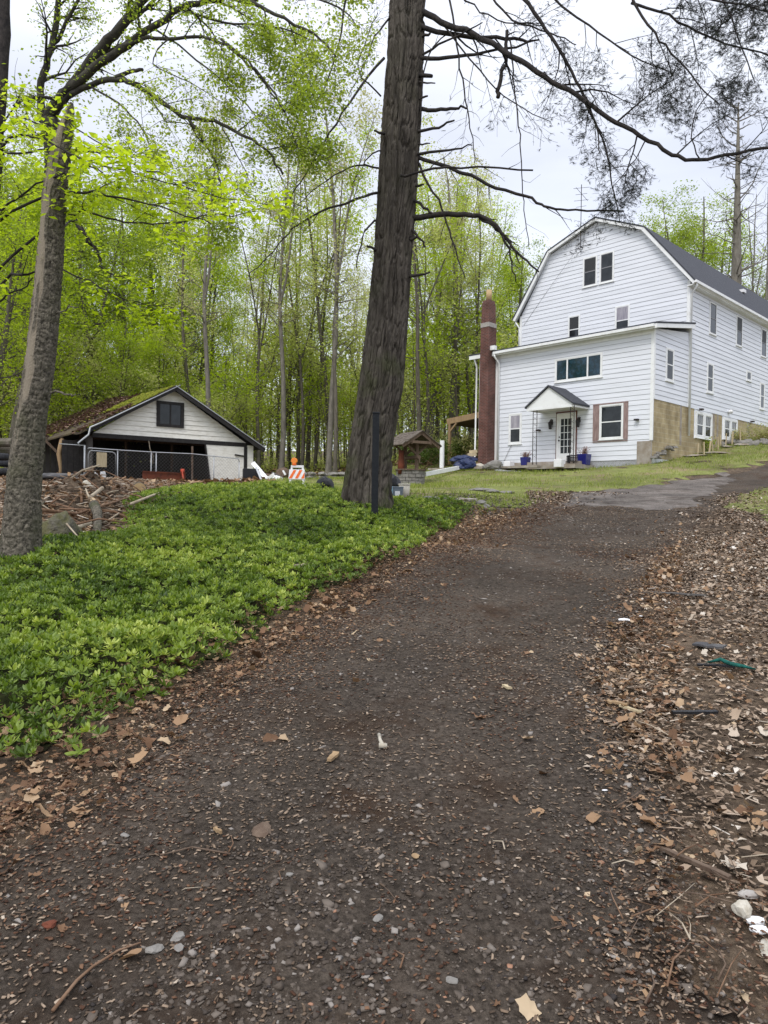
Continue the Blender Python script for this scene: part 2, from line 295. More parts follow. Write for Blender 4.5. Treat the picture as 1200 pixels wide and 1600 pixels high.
# ------------------------------------------------------------------ object helpers
def tag(o, label=None, cat=None, group=None, kind=None):
    if label: o['label'] = label
    if cat: o['category'] = cat
    if group: o['group'] = group
    if kind: o['kind'] = kind
    return o
def empty(name, loc, rz=0.0, label=None, cat=None, group=None):
    o = bpy.data.objects.new(name, None); COL.objects.link(o); o.location = tuple(map(float, loc)); o.rotation_euler = (0, 0, rz)
    o.empty_display_size = .2; tag(o, label, cat, group); return o
def link(name, me, m, parent=None):
    o = bpy.data.objects.new(name, me); COL.objects.link(o)
    if m is not None: me.materials.append(m if not isinstance(m, str) else M[m])
    if parent is not None: o.parent = parent
    return o
def npmesh(name, V, F, m, parent=None, smooth=False, attrs=None):
    """V (n,3), F (k,3|4)"""
    me = bpy.data.meshes.new(name); V = np.asarray(V, np.float32); F = np.asarray(F, np.int32); k = F.shape[1]
    me.vertices.add(len(V)); me.vertices.foreach_set('co', V.ravel())
    me.loops.add(F.size); me.loops.foreach_set('vertex_index', F.ravel())
    me.polygons.add(len(F)); me.polygons.foreach_set('loop_start', np.arange(0, F.size, k, dtype=np.int32))
    if smooth: me.polygons.foreach_set('use_smooth', np.ones(len(F), bool))
    for an, av in (attrs or {}).items():
        a = me.attributes.new(an, 'FLOAT', 'POINT'); a.data.foreach_set('value', np.asarray(av, np.float32))
    me.update(calc_edges=True); me.validate()
    return link(name, me, m, parent)
class MB:
    def __init__(s): s.V = []; s.F = []
    def add(s, vs, fs):
        n = len(s.V); s.V += [tuple(map(float, v)) for v in vs]; s.F += [tuple(i+n for i in f) for f in fs]; return s
    def box(s, x0, x1, y0, y1, z0, z1, T=None):
        vs = [(x, y, z) for x in (x0, x1) for y in (y0, y1) for z in (z0, z1)]
        if T is not None: vs = [tuple(T @ Vector(v)) for v in vs]
        return s.add(vs, [(0,1,3,2),(4,6,7,5),(0,4,5,1),(2,3,7,6),(0,2,6,4),(1,5,7,3)])
    def bar(s, a, b, w, h=None, up=(0, 0, 1)):
        h = h or w; a = Vector(a); b = Vector(b); d = (b-a); L = d.length; d.normalize()
        u_ = Vector(up); x = d.cross(u_)
        if x.length < 1e-4: x = d.cross(Vector((1, 0, 0)))
        x.normalize(); z = x.cross(d)
        T = Matrix((( x.x, d.x, z.x, a.x), (x.y, d.y, z.y, a.y), (x.z, d.z, z.z, a.z), (0, 0, 0, 1)))
        return s.box(-w/2, w/2, 0, L, -h/2, h/2, T)
    def prism(s, poly, f0, f1):       # poly list of 2-D; f maps (a,b)->xyz for both ends
        n = len(poly); vs = [f0(*p) for p in poly] + [f1(*p) for p in poly]
        return s.add(vs, [tuple(range(n-1, -1, -1)), tuple(range(n, 2*n))] + [(i, (i+1) % n, n+(i+1) % n, n+i) for i in range(n)])
    def tube(s, pts, rad, n=6, cap=True):
        pts = [Vector(p) for p in pts]; rad = rad if hasattr(rad, '__len__') else [rad]*len(pts)
        ref = Vector((.3, .2, .93)).normalized(); vs = []; fs = []
        for i, p in enumerate(pts):
            d = (pts[min(i+1, len(pts)-1)]-pts[max(i-1, 0)]).normalized()
            x = d.cross(ref)
            if x.length < .05: x = d.cross(Vector((1, 0, 0)))
            x.normalize(); y = d.cross(x)
            for k in range(n):
                a = 2*math.pi*k/n; vs.append(p+(x*math.cos(a)+y*math.sin(a))*rad[i])
        for i in range(len(pts)-1):
            for k in range(n): fs.append((i*n+k, i*n+(k+1) % n, (i+1)*n+(k+1) % n, (i+1)*n+k))
        if cap: fs.append(tuple(range(n-1, -1, -1))); fs.append(tuple((len(pts)-1)*n+k for k in range(n)))
        return s.add(vs, fs)
    def lathe(s, prof, n=20, c=(0, 0, 0)):
        vs = []; fs = []
        for r, z in prof:
            for k in range(n): a = 2*math.pi*k/n; vs.append((c[0]+r*math.cos(a), c[1]+r*math.sin(a), c[2]+z))
        for i in range(len(prof)-1):
            for k in range(n): fs.append((i*n+k, i*n+(k+1) % n, (i+1)*n+(k+1) % n, (i+1)*n+k))
        fs.append(tuple(range(n-1, -1, -1))); fs.append(tuple((len(prof)-1)*n+k for k in range(n)))
        return s.add(vs, fs)
    def build(s, name, m, parent=None, smooth=False, bevel=0):
        me = bpy.data.meshes.new(name); me.from_pydata(s.V, [], s.F)
        if smooth: me.polygons.foreach_set('use_smooth', np.ones(len(me.polygons), bool))
        me.update(); o = link(name, me, m, parent)
        if bevel:
            b = o.modifiers.new('b', 'BEVEL'); b.width = bevel; b.segments = 2
        return o
def copy_tree(o, parent=None):
    c = o.copy(); COL.objects.link(c); c.parent = parent
    for ch in list(o.children): copy_tree(ch, c)
    return c
# template scatter ------------------------------------------------------------
def rmats(n, tilt, rng):              # random yaw then tilt about a random horizontal axis
    ya = rng.uniform(0, 2*np.pi, n); c, s = np.cos(ya), np.sin(ya)
    Rz = np.zeros((n, 3, 3)); Rz[:, 0, 0] = c; Rz[:, 0, 1] = -s; Rz[:, 1, 0] = s; Rz[:, 1, 1] = c; Rz[:, 2, 2] = 1
    t = rng.uniform(-1, 1, n)*tilt; ct, st = np.cos(t), np.sin(t)
    Rx = np.zeros((n, 3, 3)); Rx[:, 0, 0] = 1; Rx[:, 1, 1] = ct; Rx[:, 1, 2] = -st; Rx[:, 2, 1] = st; Rx[:, 2, 2] = ct
    ya = rng.uniform(0, 2*np.pi, n); c, s = np.cos(ya), np.sin(ya)
    R2 = np.zeros((n, 3, 3)); R2[:, 0, 0] = c; R2[:, 0, 1] = -s; R2[:, 1, 0] = s; R2[:, 1, 1] = c; R2[:, 2, 2] = 1
    return R2 @ Rx @ Rz
def scatter(name, tv, tf, pos, size, m, tilt=.3, tint=None, parent=None, rng=RNG, jitter=0, smooth=False, mats=None):
    tv = np.asarray(tv, float); tf = np.asarray(tf, int); n = len(pos); k = len(tv)
    if n == 0: return None
    Rm = mats if mats is not None else rmats(n, tilt, rng)
    sz = np.asarray(size, float); sz = np.broadcast_to(sz, (n,)) if sz.ndim < 2 else sz
    base = np.broadcast_to(tv[None], (n, k, 3))
    if jitter: base = base + rng.normal(0, jitter, (n, k, 3))
    base = base*(sz[:, None, None] if sz.ndim == 1 else sz[:, None, :])
    V = np.einsum('nij,nkj->nki', Rm, base) + np.asarray(pos)[:, None, :]
    Fc = (tf[None] + (np.arange(n)*k)[:, None, None]).reshape(-1, tf.shape[1])
    tt = rng.random(n) if tint is None else np.asarray(tint)
    return npmesh(name, V.reshape(-1, 3), Fc, m, parent, smooth, {'tint': np.repeat(tt, k)})
LEAF_V = [(0,0,0),(-.27,.5,.06),(0,1,-.05),(.27,.5,.06),(0,.5,-.03)]; LEAF_F = [(0,4,2,1),(0,3,2,4)]
FLAT_V = [(0,0,0),(-.32,.5,.05),(0,1,0),(.32,.5,.05)]; FLAT_F = [(0,3,2,1)]
DEAD_V = [(0,0,.05),(-.35,.28,.16),(-.30,.75,.05),(0,1,.18),(.32,.72,.02),(.36,.25,.12),(0,.5,-.02)]
DEAD_F = [(0,6,2,1),(6,3,2,2),(0,5,4,6),(6,4,3,3)]
DEAD_F = [(0,6,1),(1,6,2),(2,6,3),(3,6,4),(4,6,5),(5,6,0)]
def leaf_shape(lobes, seed):
    rr = random.Random(seed); V = [(0, .5, -.03)]; n = 14
    for k in range(n):
        a = 2*math.pi*k/n; R0 = .5*(1+(.24 if k % 2 else -.30)*lobes+rr.uniform(-.17, .17)); x, y = math.sin(a)*R0*.72, .5-math.cos(a)*R0
        V.append((x, y, .30*x*x*4*.5+.10*math.sin(5*y+seed)+rr.uniform(-.03, .05)))
    return V, [(0, 1+k, 1+(k+1) % n) for k in range(n)]
OAK_V, OAK_F = leaf_shape(.55, 3); OVAL_V, OVAL_F = leaf_shape(.25, 4)
_ro = np.array([(-1,-.8,-.5),(1,-.7,-.5),(.9,.8,-.5),(-.9,.9,-.5),(-.7,-.6,.5),(.6,-.7,.45),(.7,.5,.5),(-.6,.7,.4)])*.5
ROCK_F = [(0,3,2,1),(4,5,6,7),(0,1,5,4),(1,2,6,5),(2,3,7,6),(3,0,4,7)]
# branch growing -----------------------------------------------------------------
def grow(mb, tips, p, d, L, r, lvl, rnd, seg=5, wander=.25, up=0.0, kids=(3, 5), ang=.9, ratio=.55, k=5, tstart=.3, flat=0.0, shape=.45):
    p = Vector(p); d = Vector(d).normalized(); pts = [p.copy()]; rr = [r]
    for i in range(seg):
        d = d + Vector((rnd.gauss(0, wander), rnd.gauss(0, wander), rnd.gauss(0, wander)*(1-flat)))*.5 + Vector((0, 0, up)); d.normalize()
        p = p + d*(L/seg); pts.append(p.copy()); rr.append(max(r*(1-(i+1)/seg*(1-shape*.4)), .0022))
    mb.tube(pts, rr, k if lvl > 0 else 3, cap=False)
    kids_of(mb, tips, pts, rr, L, lvl, rnd, seg, wander, up, kids, ang, ratio, k, tstart, flat, shape)
def kids_of(mb, tips, pts, rr, L, lvl, rnd, seg=5, wander=.25, up=0.0, kids=(3, 5), ang=.9, ratio=.55, k=5, tstart=.3, flat=0.0, shape=.45):
    if lvl <= 0:
        for i in range(1, len(pts)): tips.append((pts[i], (pts[i]-pts[i-1]).normalized()))
        return
    n = rnd.randint(*kids)
    for j in range(n):
        t = tstart+(1-tstart)*(j+rnd.random())/n; f = t*(len(pts)-1); i = min(int(f), len(pts)-2)
        q = pts[i].lerp(pts[i+1], f-i); dd = (pts[i+1]-pts[i]).normalized()
        side = Vector((rnd.gauss(0, 1), rnd.gauss(0, 1), rnd.gauss(0, 1)*(1-flat*.8))); side = side-dd*side.dot(dd)
        if side.length < .01: continue
        side.normalize(); a = ang*rnd.uniform(.6, 1.2); nd = dd*math.cos(a)+side*math.sin(a)
        grow(mb, tips, q, nd, L*ratio*rnd.uniform(.6, 1.15)*(1.15-.5*t), rr[i]*.55, lvl-1, rnd, max(3, seg-1), wander, up, kids, ang, ratio, max(3, k-1), .15, flat, shape)
def leaves(name, tips, per, size, m, parent, rnd_seed, spread=.1, tpl='flat', tilt=1.2, droop=0):
    rng = np.random.default_rng(rnd_seed); T = np.array([tuple(t[0]) for t in tips]); n = len(T)
    pos = np.repeat(T, per, 0) + rng.normal(0, spread, (n*per, 3)); sz = rng.uniform(size*.6, size*1.3, len(pos))
    if droop: pos[:, 2] -= rng.uniform(0, droop, len(pos))
    tv, tf = (FLAT_V, FLAT_F) if tpl == 'flat' else (LEAF_V, LEAF_F)
    cl = vn(pos[:, 0]*.7, pos[:, 2]*.7, rnd_seed)+.5        # leaf colour drifts a little from bough to bough
    tint = np.clip(.55*rng.random(len(pos))+.45*cl, 0, 1)
    return scatter(name, tv, tf, pos, sz, m, tilt, tint, parent, rng)

# ================================================================== GROUND
def axis(lo, hi, n, s, c=0.0):
    a = np.arcsinh((lo-c)/s); b = np.arcsinh((hi-c)/s); return c+s*np.sinh(np.linspace(a, b, n))
GX = axis(-160, 160, 300, 3.0); GY = axis(-12, 280, 330, 3.0, 1.5)
XX, YY = np.meshgrid(GX, GY); ZZ = H(XX, YY)
V = np.stack([XX.ravel(), YY.ravel(), ZZ.ravel()], 1); nx, ny = len(GX), len(GY)
ii = np.arange((ny-1)*(nx-1)); r_, c_ = ii//(nx-1), ii % (nx-1); a_ = r_*nx+c_
tag(npmesh('ground', V, np.stack([a_, a_+1, a_+nx+1, a_+nx], 1), 'ground', None, True), kind='structure')
def sheet(name, poly, step, m, off, noise, y_hi=80):
    """a sheet following the ground inside a wobbly-edged polygon"""
    px_ = [p[0] for p in poly]; py_ = [p[1] for p in poly]
    ys = [min(py_)]
    while ys[-1] < min(max(py_), y_hi): ys.append(ys[-1]+step*(1+max(0, ys[-1])/5))
    xs = np.arange(min(px_), max(px_), step*(1.6 if step > .1 else 1.3)); ys = np.array(ys)
    X, Y = np.meshgrid(xs, ys); d = sdist(X, Y, poly)+noise*fbm(X*1.3, Y*1.3, 21, 4)
    Z = H(X, Y)+off; n = len(xs); i = np.arange((len(ys)-1)*(n-1)); r, c = i//(n-1), i % (n-1); a = r*n+c
    F = np.stack([a, a+1, a+n+1, a+n], 1); dv = d.ravel(); F = F[dv[F].mean(1) > 0]
    used = np.unique(F); mp = -np.ones(X.size, int); mp[used] = np.arange(len(used))
    # the rim dips under the soil so the sheet has no floating edge
    zz = Z.ravel()-np.clip(1-dv/.12, 0, 1)*(off+.01)
    Vv = np.stack([X.ravel(), Y.ravel(), zz], 1)[used]
    return tag(npmesh(name, Vv, mp[F], m, None, True), kind='structure')
sheet('driveway', DRIVE, .07, 'drive', .022, .22, 34)
APRON = g2((862,800),(905,790))+y2((930,16.6),(1010,16.2),(1090,17),(1120,20),(1150,23),(1130,25.6),(1020,23.4),(940,21.2),(890,19.4))
M['apron'] = soil_mat('worn_pale_asphalt', ((.105,.090,.078), (.19,.168,.150), (.07,.055,.045)), (22, 1.6, .9, 50), .015, cracks=True)
sheet('driveway_patch', APRON, .12, 'apron', .034, .7, 34)
sheet('lawn', LAWN, .20, 'lawn', .014, .6, 52)
sheet('lawn_verge', LAWN2, .12, 'lawn', .014, .5, 30)
def pts_in(n, x0, x1, y0, y1, rng, dens=None, ypow=1.0):
    x = rng.uniform(x0, x1, n); y = y0+(y1-y0)*rng.random(n)**ypow
    keep = np.abs(x) < .60*y+.9      # only where the camera's surroundings are in view
    return x[keep], y[keep]
def stuff(o): return tag(o, kind='stuff')
# ---- gravel on the drive
rg = np.random.default_rng(3)
def lay_gravel(name, n, y0, y1, yp, mu, sg_, lo, hi, k0, seed, sc=0.0):
    rg = np.random.default_rng(seed); x, y = pts_in(n, -4.8, 7.5, y0, y1, rg, ypow=yp)
    d = sdist(x, y, DRIVE)+.12*fbm(x*2, y*2, 19, 2); patch = fbm(x*.8, y*.8, 5, 4)-.34*np.exp(-((d-.75)/.28)**2)-.30*np.exp(-((d-1.9+.05*y)/.3)**2); patch = np.where(sdist(x, y, APRON) > 0, -.25, patch)
    keep = (d > -.05) & (rg.random(len(x)) < np.clip(k0+patch*1.1, .08, 1)*np.clip(.35+d*1.3, 0, 1)); x, y = x[keep], y[keep]
    sz = np.clip(rg.lognormal(mu, sg_, len(x)), lo, hi)*(1+sc*y); szs = np.stack([sz*rg.uniform(.8, 1.5, len(x)), sz*rg.uniform(.7, 1.2, len(x)), sz*rg.uniform(.35, .75, len(x))], 1)
    tint = np.clip(rg.beta(2, 2.4, len(x))+.25*(sz > .018)*rg.random(len(x)), 0, .95); tint[rg.random(len(x)) < .006] = 1
    stuff(scatter(name, _ro, ROCK_F, np.stack([x, y, H(x, y)+.022+szs[:, 2]*.12], 1), szs, 'gravel', .4, tint, rng=rg, jitter=.10))
lay_gravel('gravel', 210000, 1.5, 6.5, 1.35, -4.75, .45, .004, .034, .75, 3)
lay_gravel('coarse_gravel', 26000, 1.5, 6.0, 1.2, -4.0, .3, .012, .040, .22, 4)
lay_gravel('upper_drive_grit', 90000, 5.5, 20, 1.5, -4.5, .4, .006, .03, .5, 5, .05)
# ---- fine bark crumbs on the drive
x, y = pts_in(240000, -4.8, 7.5, 1.5, 17, rg, ypow=1.35); d = sdist(x, y, DRIVE)
p2 = fbm(x*.9+7, y*.9, 15, 3)
keep = (d > -.25) & (rg.random(len(x)) < np.clip(.32+p2*.9+np.clip(.9-d, 0, .7), .05, 1)); x, y = x[keep], y[keep]
sz = rg.uniform(.005, .018, len(x))*(1+y/14); szs = np.stack([sz*rg.uniform(.3, .6, len(x)), sz*rg.uniform(.8, 1.6, len(x)), sz*.25], 1)
stuff(scatter('bark_crumbs', _ro, ROCK_F, np.stack([x, y, H(x, y)+.027], 1), szs, 'debris', .3, np.clip(rg.beta(1.4, 3.4, len(x)), 0, .9), rng=rg, jitter=.08))
# ---- reddish bark dust lying along the left edge and in drifts
M['reddust'] = tintmat('reddish_bark_dust', [(0,(.030,.014,.008)),(.5,(.085,.040,.022)),(1,(.17,.095,.055))], .9)
x, y = pts_in(200000, -4.8, 6, 1.6, 17, rg, ypow=1.3); d = sdist(x, y, DRIVE); lft = x < .30*y-.4
w_ = np.where(lft, np.clip(1.15-d*1.1+.9*fbm(x*1.6, y*1.6, 37, 3), 0, 1), np.clip(-.15+1.6*fbm(x*.8+3, y*.8, 38, 3), 0, .7))
keep = (d > -.25) & (rg.random(len(x)) < w_*.9); x, y = x[keep], y[keep]; sz = rg.uniform(.005, .016, len(x))*(1+y/12); szs = np.stack([sz*rg.uniform(.4, .8, len(x)), sz*rg.uniform(.8, 1.6, len(x)), sz*.25], 1)
stuff(scatter('bark_dust', _ro, ROCK_F, np.stack([x, y, H(x, y)+.028], 1), szs, 'reddust', .3, rg.random(len(x)), rng=rg, jitter=.08))
# ---- fallen leaves: strip between ground cover and drive, bank behind, woods floor
x = rg.uniform(-9, 6, 60000); y = rg.uniform(1.5, 16, 60000); k0 = np.abs(x) < .62*y+1; x, y = x[k0], y[k0]
dd, db, dl = sdist(x, y, DRIVE), sdist(x, y, BED), sdist(x, y, LAWN)
left = (x < .42*y)
strip = left & (dd < .22+.25*fbm(x*2, y*2, 31)) & (db < .5) & (dl < .2)
wgt = np.where(strip, .75, 0); wgt = np.where(left & (dd > .2) & (dd < .9), .035, wgt)
keep = rg.random(len(x)) < wgt; x, y = x[keep], y[keep]
zz = H(x, y)+.012+rg.uniform(0, .03, len(x)); q = rg.random(len(x)); tt_ = np.clip(rg.beta(1.9, 1.9, len(x)), 0, 1); sz = np.clip(rg.lognormal(-3.15, .45, len(x)), .015, .095)
for nm, tv, tf, sel in (('fallen_leaves', OAK_V, OAK_F, q < .45), ('fallen_leaves', OVAL_V, OVAL_F, (q >= .45))):
    stuff(scatter(nm, tv, tf, np.stack([x, y, zz], 1)[sel], sz[sel], 'litter', .8, tt_[sel], rng=rg, jitter=.035))
x = rg.uniform(-7, 5, 150000); y = rg.uniform(1.5, 15, 150000); dd, db = sdist(x, y, DRIVE), sdist(x, y, BED)
keep = (np.abs(x) < .62*y+1) & (x < .42*y) & (dd < .35+.5*vn(x*3, y*3, 32)) & (db < .6) & (dd > -1.6); x, y = x[keep], y[keep]; sz = rg.uniform(.008, .035, len(x))
stuff(scatter('leaf_crumbs', FLAT_V, FLAT_F, np.stack([x, y, H(x, y)+.015+rg.uniform(0, .02, len(x))], 1), sz, 'litter', .7, rg.beta(1.5, 2.2, len(x)), rng=rg, jitter=.06))
# ---- shredded litter on the right-hand verge
def verge(n, seed):
    rg = np.random.default_rng(seed); x = rg.uniform(.6, 12, n); y = 1.3+19*rg.random(n)**1.15; k0 = np.abs(x) < .60*y+.8; x, y = x[k0], y[k0]
    dd = sdist(x, y, DRIVE); rt = x > .18*y+.4; pt = fbm(x*.9, y*.9, 44, 4)
    w_ = np.where(rt, 1/(1+np.exp((dd+.06-.9*fbm(x*1.1, y*1.1, 41, 3))*5)), 0)*np.clip(.62+1.1*pt, .05, 1)*np.where(sdist(x, y, LAWN2) > 0, .2, 1)*np.clip(.25+(y-1.6)*.35, .3, 1)
    k = rg.random(len(x)) < w_; return x[k], y[k], rg
x, y, rg = verge(420000, 201); stuff(scatter('shredded_litter', FLAT_V, FLAT_F, np.stack([x, y, H(x, y)+rg.uniform(.0, .035, len(x))], 1), rg.uniform(.010, .042, len(x))*(1+y/16), 'debris', .55, np.clip(rg.beta(1.6, 2.2, len(x)), 0, 1), rng=rg, jitter=.09))
x, y, rg = verge(52000, 202); stuff(scatter('brown_leaf_litter', OVAL_V, OVAL_F, np.stack([x, y, H(x, y)+rg.uniform(.008, .04, len(x))], 1), np.clip(rg.lognormal(-3.55, .4, len(x)), .012, .07), 'litter', .8, rg.beta(2, 1.7, len(x)), rng=rg, jitter=.04))
x, y, rg = verge(20000, 203); stuff(scatter('pale_leaf_litter', OAK_V, OAK_F, np.stack([x, y, H(x, y)+rg.uniform(.01, .045, len(x))], 1), np.clip(rg.lognormal(-3.2, .4, len(x)), .015, .09), 'debris', .8, rg.beta(3, 1.6, len(x)), rng=rg, jitter=.04))
x, y, rg = verge(110000, 204); sz = rg.uniform(.012, .06, len(x)); szs = np.stack([sz*.14, sz*rg.uniform(.7, 2.2, len(x)), sz*.10], 1)
stuff(scatter('wood_splinters', _ro, ROCK_F, np.stack([x, y, H(x, y)+rg.uniform(.01, .04, len(x))], 1), szs, 'debris', .3, rg.beta(2, 1.8, len(x)), rng=rg, jitter=.05))
rg = np.random.default_rng(9)
# ---- litter on the brush bank in front of the shed and on the woods floor
MOUND = y2((206,13.6),(232,15.8),(270,18.5),(262,26),(60,25),(-60,18),(-60,9),(60,8.8),(120,8.9),(165,9.6),(175,11))
x = rg.uniform(-16, -1, 60000); y = rg.uniform(8, 30, 60000); d = sdist(x, y, MOUND); keep = (d > -.2) & (rg.random(len(x)) < 1.); x, y = x[keep], y[keep]; n = len(x)
MZ = lambda x, y: H(x, y) + np.clip(sdist(np.asarray(x, float), np.asarray(y, float), MOUND)*.25, 0, .22)*(np.clip(1.9-np.asarray(y, float)/13, .25, 1)+1.3*np.exp(-((np.asarray(x, float)+5.6)/1.7)**2-((np.asarray(y, float)-13.6)/2.2)**2))*(1+.9*fbm(np.asarray(x, float)*1.4, np.asarray(y, float)*1.4, 71, 3))
sel = rg.random(n) < .62
stuff(scatter('brush_bank_leaves', OVAL_V, OVAL_F, np.stack([x[sel], y[sel], MZ(x[sel], y[sel])+rg.uniform(0, .06, sel.sum())], 1), rg.uniform(.04, .12, sel.sum()), 'litter', .9, np.clip(rg.beta(1.6, 1.8, sel.sum()), 0, 1), rng=rg, jitter=.05))
sel = ~sel; sz = rg.uniform(.05, .30, sel.sum()); szs = np.stack([sz*.10, sz*rg.uniform(.7, 2., sel.sum()), sz*.09], 1)
stuff(scatter('brush_bank_chips', _ro, ROCK_F, np.stack([x[sel], y[sel], MZ(x[sel], y[sel])+rg.uniform(.02, .10, sel.sum())], 1), szs, 'debris', .4, rg.beta(2, 1.7, sel.sum()), rng=rg, jitter=.05))
X, Y = np.meshgrid(np.arange(-16, 0, .12), np.arange(7, 30, .14)); d = sdist(X, Y, MOUND); n = X.shape[1]; i = np.arange((X.shape[0]-1)*(n-1)); a = (i//(n-1))*n+i % (n-1)
F = np.stack([a, a+1, a+n+1, a+n], 1); F = F[d.ravel()[F].mean(1) > 0]; used = np.unique(F); mp_ = -np.ones(X.size, int); mp_[used] = np.arange(len(used))
tag(npmesh('brush_bank', np.stack([X.ravel(), Y.ravel(), (MZ(X, Y)+.02*vn(X*9, Y*9, 3)-.03*(d < .1)).ravel()], 1)[used], mp_[F], 'ground', None, True), kind='structure')
x = rg.uniform(-45, 30, 60000); y = rg.uniform(20, 75, 60000); k0 = (np.abs(x+0) < .62*y+2) & (sdist(x, y, LAWN) < .3) & (sdist(x, y, DRIVE) < -1.5) & (sdist(x, y, LAWN2) < -1) & (x < .52*y); x, y = x[k0], y[k0]
keep = rg.random(len(x)) < np.clip(1.3-y/60, .2, 1)
x, y = x[keep], y[keep]
stuff(scatter('woodland_floor_leaves', DEAD_V, DEAD_F, np.stack([x, y, H(x, y)+.03], 1), rg.uniform(.12, .35, len(x)), 'litter', .6, rg.beta(1.6, 2.2, len(x)), rng=rg))
# ---- ground cover: whorled evergreen leaves
rv = []; rf = []
rr_ = random.Random(5)
for k in range(8):
    a = k*2*math.pi/8+rr_.uniform(-.25, .25); el = R_(rr_.uniform(-8, 36)) if k % 2 else R_(rr_.uniform(15, 70)); L = rr_.uniform(.6, 1.2)*(1 if k % 2 else .8)
    d = np.array([math.cos(a)*math.cos(el), math.sin(a)*math.cos(el), math.sin(el)]); s = np.array([-math.sin(a), math.cos(a), 0]); u_ = np.cross(d, s)*-1
    b = len(rv)
    for q in [(0, .04, 0), (-.20, .55, .05), (-.13, .86, .01), (0, 1, -.08), (.13, .86, .01), (.20, .55, .05), (0, .6, -.03)]:
        rv.append(tuple(s*q[0]*L+d*q[1]*L+u_*q[2]*L))
    rf += [(b, b+6, b+2, b+1), (b+6, b+3, b+2, b+2), (b, b+5, b+4, b+6), (b+6, b+4, b+3, b+3)]
rf = [f for f in rf]
tri = []
for f in rf:
    if f[2] == f[3]: tri.append(f[:3])
    else: tri += [(f[0], f[1], f[2]), (f[0], f[2], f[3])]
rgp = np.random.default_rng(11)
x = rgp.uniform(-13, 3, 140000); y = 2.4+13.5*rgp.random(140000); d = sdist(x, y, BED)+.28*fbm(x*1.5, y*1.5, 51)
keep = (d > 0) & (np.abs(x) < .60*y+.8) & (rgp.random(len(x)) < np.clip(.30+d*1.6, 0, 1)*np.clip(1.25-.045*y, .55, 1)*np.clip(1.15+1.2*fbm(x*1.7, y*1.7, 66, 3), .25, 1)); x, y, d = x[keep], y[keep], d[keep]
mh = .12+.07*fbm(x*1.1, y*1.1, 61)+np.clip(d, 0, .6)*.13+.16*fbm(x*3.2, y*3.2, 62, 2)*.6
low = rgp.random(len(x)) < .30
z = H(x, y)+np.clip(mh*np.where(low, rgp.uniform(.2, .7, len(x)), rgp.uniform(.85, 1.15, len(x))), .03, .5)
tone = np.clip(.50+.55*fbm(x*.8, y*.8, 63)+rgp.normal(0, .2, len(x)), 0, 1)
tone = np.where(low, tone*.6, tone)  # lower whorls tinted darker: shade between leaves put into the colour
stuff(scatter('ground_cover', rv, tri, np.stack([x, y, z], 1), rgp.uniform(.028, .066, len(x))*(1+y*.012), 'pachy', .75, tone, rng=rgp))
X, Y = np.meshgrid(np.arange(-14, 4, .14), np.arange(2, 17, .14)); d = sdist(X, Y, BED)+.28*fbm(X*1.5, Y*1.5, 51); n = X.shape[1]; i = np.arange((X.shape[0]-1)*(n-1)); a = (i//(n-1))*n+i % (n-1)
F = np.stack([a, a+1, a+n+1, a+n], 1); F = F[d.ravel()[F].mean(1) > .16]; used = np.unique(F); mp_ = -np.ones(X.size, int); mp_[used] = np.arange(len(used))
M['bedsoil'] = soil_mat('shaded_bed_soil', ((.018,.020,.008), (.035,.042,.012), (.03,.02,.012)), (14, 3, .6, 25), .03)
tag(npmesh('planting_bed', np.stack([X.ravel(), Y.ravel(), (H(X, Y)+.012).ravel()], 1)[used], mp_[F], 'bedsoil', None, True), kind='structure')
# ---- lawn blades
GB_V = [(-.05, 0, 0), (.05, 0, 0), (.03, .12, .6), (0, .4, 1)]; GB_F = [(0, 1, 2), (0, 2, 3)]
def grass(name, poly, n, hgt, seed, x0, x1, y0, y1):
    r = np.random.default_rng(seed); x = r.uniform(x0, x1, n); y = r.uniform(y0, y1, n); d = sdist(x, y, poly)+.5*fbm(x*1.2, y*1.2, 21)
    b = fbm(x*.35, y*.35, 81)+.5*vn(x*1.7, y*1.7, 82); keep = (d > 0) & (np.abs(x) < .62*y+1.5) & (r.random(n) < np.clip(.72+b*1.7, .03, 1)*np.clip(d*1.2, .12, 1)); x, y, b = x[keep], y[keep], b[keep]
    stuff(scatter(name, GB_V, GB_F, np.stack([x, y, H(x, y)], 1), r.uniform(.5, 1.4, len(x))*hgt*(1+y*.004), 'grass', .5, np.clip(.45-.35*b+r.normal(0, .2, len(x)), 0, 1), rng=r))
grass('grass', LAWN, 150000, .10, 91, -12, 30, 13, 46)
grass('verge_grass', LAWN2, 14000, .07, 92, 5, 17, 12, 23)
grass('stray_grass', g2((640,845),(720,812),(800,800),(860,790))+y2((800,18),(700,16.5),(640,15.5)), 9000, .09, 93, -1, 6, 9, 19)

def mz(px, Y, dz=0): q = P(px, 780, Y); return np.array([q[0], Y, float(MZ(q[0], Y))+dz])

